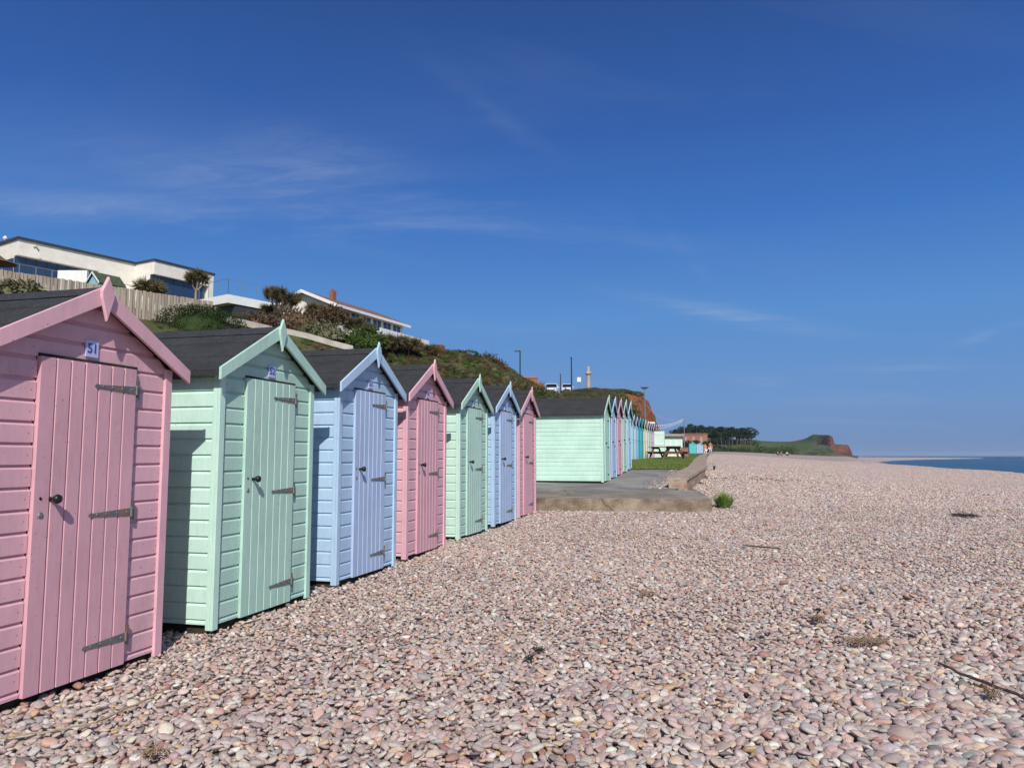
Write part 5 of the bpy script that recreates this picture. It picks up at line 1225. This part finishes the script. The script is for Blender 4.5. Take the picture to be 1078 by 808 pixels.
def weed(px, py, w_, d_, h_, m_, n_, label, L=.07):
    w_ *= .85; d_ *= .85; L *= .6; h_ *= .35; n_ = int(n_*.7)
    p = gp(px, py); mb = MB()
    for _ in range(n_):
        a = rnd.uniform(0, 6.28); r_ = math.sqrt(rnd.random()); q = Vector((math.cos(a)*r_*w_, math.sin(a)*r_*d_, rnd.uniform(.01, h_))); d = rdir(); d.z *= .35; d.normalize(); 
        mb.tube([q, q+d*L*.5+Vector((0, 0, rnd.uniform(-.01, .015))), q+(d+rdir()*.6)*L], [.003, .003, .0015], 4)
    tag(mb.build('seaweed_clump', m_, loc=p+Vector((0, 0, .012))), label, 'seaweed')
weed(1016, 543.5, .24, .35, .05, WEED, 300, 'black seaweed clump lying at the right of the beach below the waterline', .12)
weed(862, 654, .05, .06, .05, DRYW, 110, 'small brown tuft of dry weed in the middle right pebbles')
weed(862, 644, .01, .012, .02, WEED, 30, 'tiny dark tuft just above the small brown one', .04)
weed(912, 677, .17, .10, .03, DRYW, 240, 'flat brown patch of dry weed between pebbles, above the long stick')
weed(1045, 733, .05, .035, .02, DRYW, 70, 'rusty dry weed tucked under the long stick')
weed(568, 687, .022, .03, .02, WEED, 40, 'dark seaweed tuft in the centre foreground, upper of two', .05)
weed(558, 696, .02, .03, .02, WEED, 36, 'dark seaweed tuft in the centre foreground, lower of two', .05)
weed(162, 797, .05, .035, .02, DRYW, 60, 'reddish dry weed tuft near the bottom edge of the left foreground', .07)
weed(680, 626, .10, .05, .02, DRYW, 60, 'thin wisp of dry weed at the centre of the beach', .1)
# grass tuft at the apron end
p = gp(762, 533); mb = MB()
for _ in range(420):
    a = rnd.uniform(0, 6.28); r_ = math.sqrt(rnd.random()); q = Vector((math.cos(a)*r_*.12, math.sin(a)*r_*.12, -.02)); d = Vector((math.cos(a)*r_*.6+rnd.gauss(0, .25), math.sin(a)*r_*.6+rnd.gauss(0, .25), 1)).normalized()
    L_ = rnd.uniform(.22, .52)*(1-.35*r_); sd = Vector((-d.y, d.x, 0)).normalized()*.006 if abs(d.x)+abs(d.y) > 1e-3 else Vector((.006, 0, 0)); m1 = q+d*L_*.6; tip = q+d*L_+Vector((d.x, d.y, -.15))*L_*.3
    mb.add([q-sd, q+sd, m1+sd*.8, m1-sd*.8, tip], [(0, 1, 2, 3), (3, 2, 4)])
tag(mb.build('grass_tuft', noisy('tuft_blades', (.10, .20, .03), (.19, .30, .06), 3, .7, 0), loc=p), 'bright green grass tuft growing at the end of the concrete edge', 'grass tuft')
# blades over the green
rnd.seed(8); mb = MB()
for _ in range(26000):
    y = rnd.uniform(27.4, 62); x0_ = max((-7+T*y+2.6), 3.6 if y < 31 else -99); x1_ = wl(y)-.45
    x = rnd.uniform(max(x0_, .1*y), x1_)
    if y < 28.2 and mnoise.noise(Vector((x*1.5, y*1.5, 0))) > .05: continue
    h_ = rnd.uniform(.04, .11); a = rnd.uniform(0, 3.14); dx_, dy_ = math.cos(a)*.02, math.sin(a)*.02; z = path_z(x, y)+.015
    mb.add([(x-dx_, y-dy_, z), (x+dx_, y+dy_, z), (x+rnd.uniform(-.03, .03), y, z+h_)], [(0, 1, 2)])
tag(mb.build('grass', BLADE), 'short mown grass of the green beside the far huts', 'grass', kind='stuff')
# gravel litter near the apron and along the path edge
P = []; ROT = []; S = []
for _ in range(2600):
    y = rnd.uniform(19, 34); x = wl(y)-abs(rnd.gauss(0, .35))-.25
    if rnd.random() < .6: continue
    z = path_z(x, y) if y > 18.6 else -.885+(y-15.75-(max(0, 3.9-x))*.12)*.03
    s = rnd.uniform(.012, .028); P.append((x, y, z+.004)); ROT.append((rnd.gauss(0, .3), rnd.gauss(0, .3), rnd.uniform(0, 6))); S.append((s*1.2, s, s*.55))
n = len(P); o = instancer('path_pebbles', P, ROT, S, rng.integers(0, 12, n), stone_cols(n), SV); tag(o, 'loose pebbles strewn on the path edge', 'pebbles', kind='stuff')
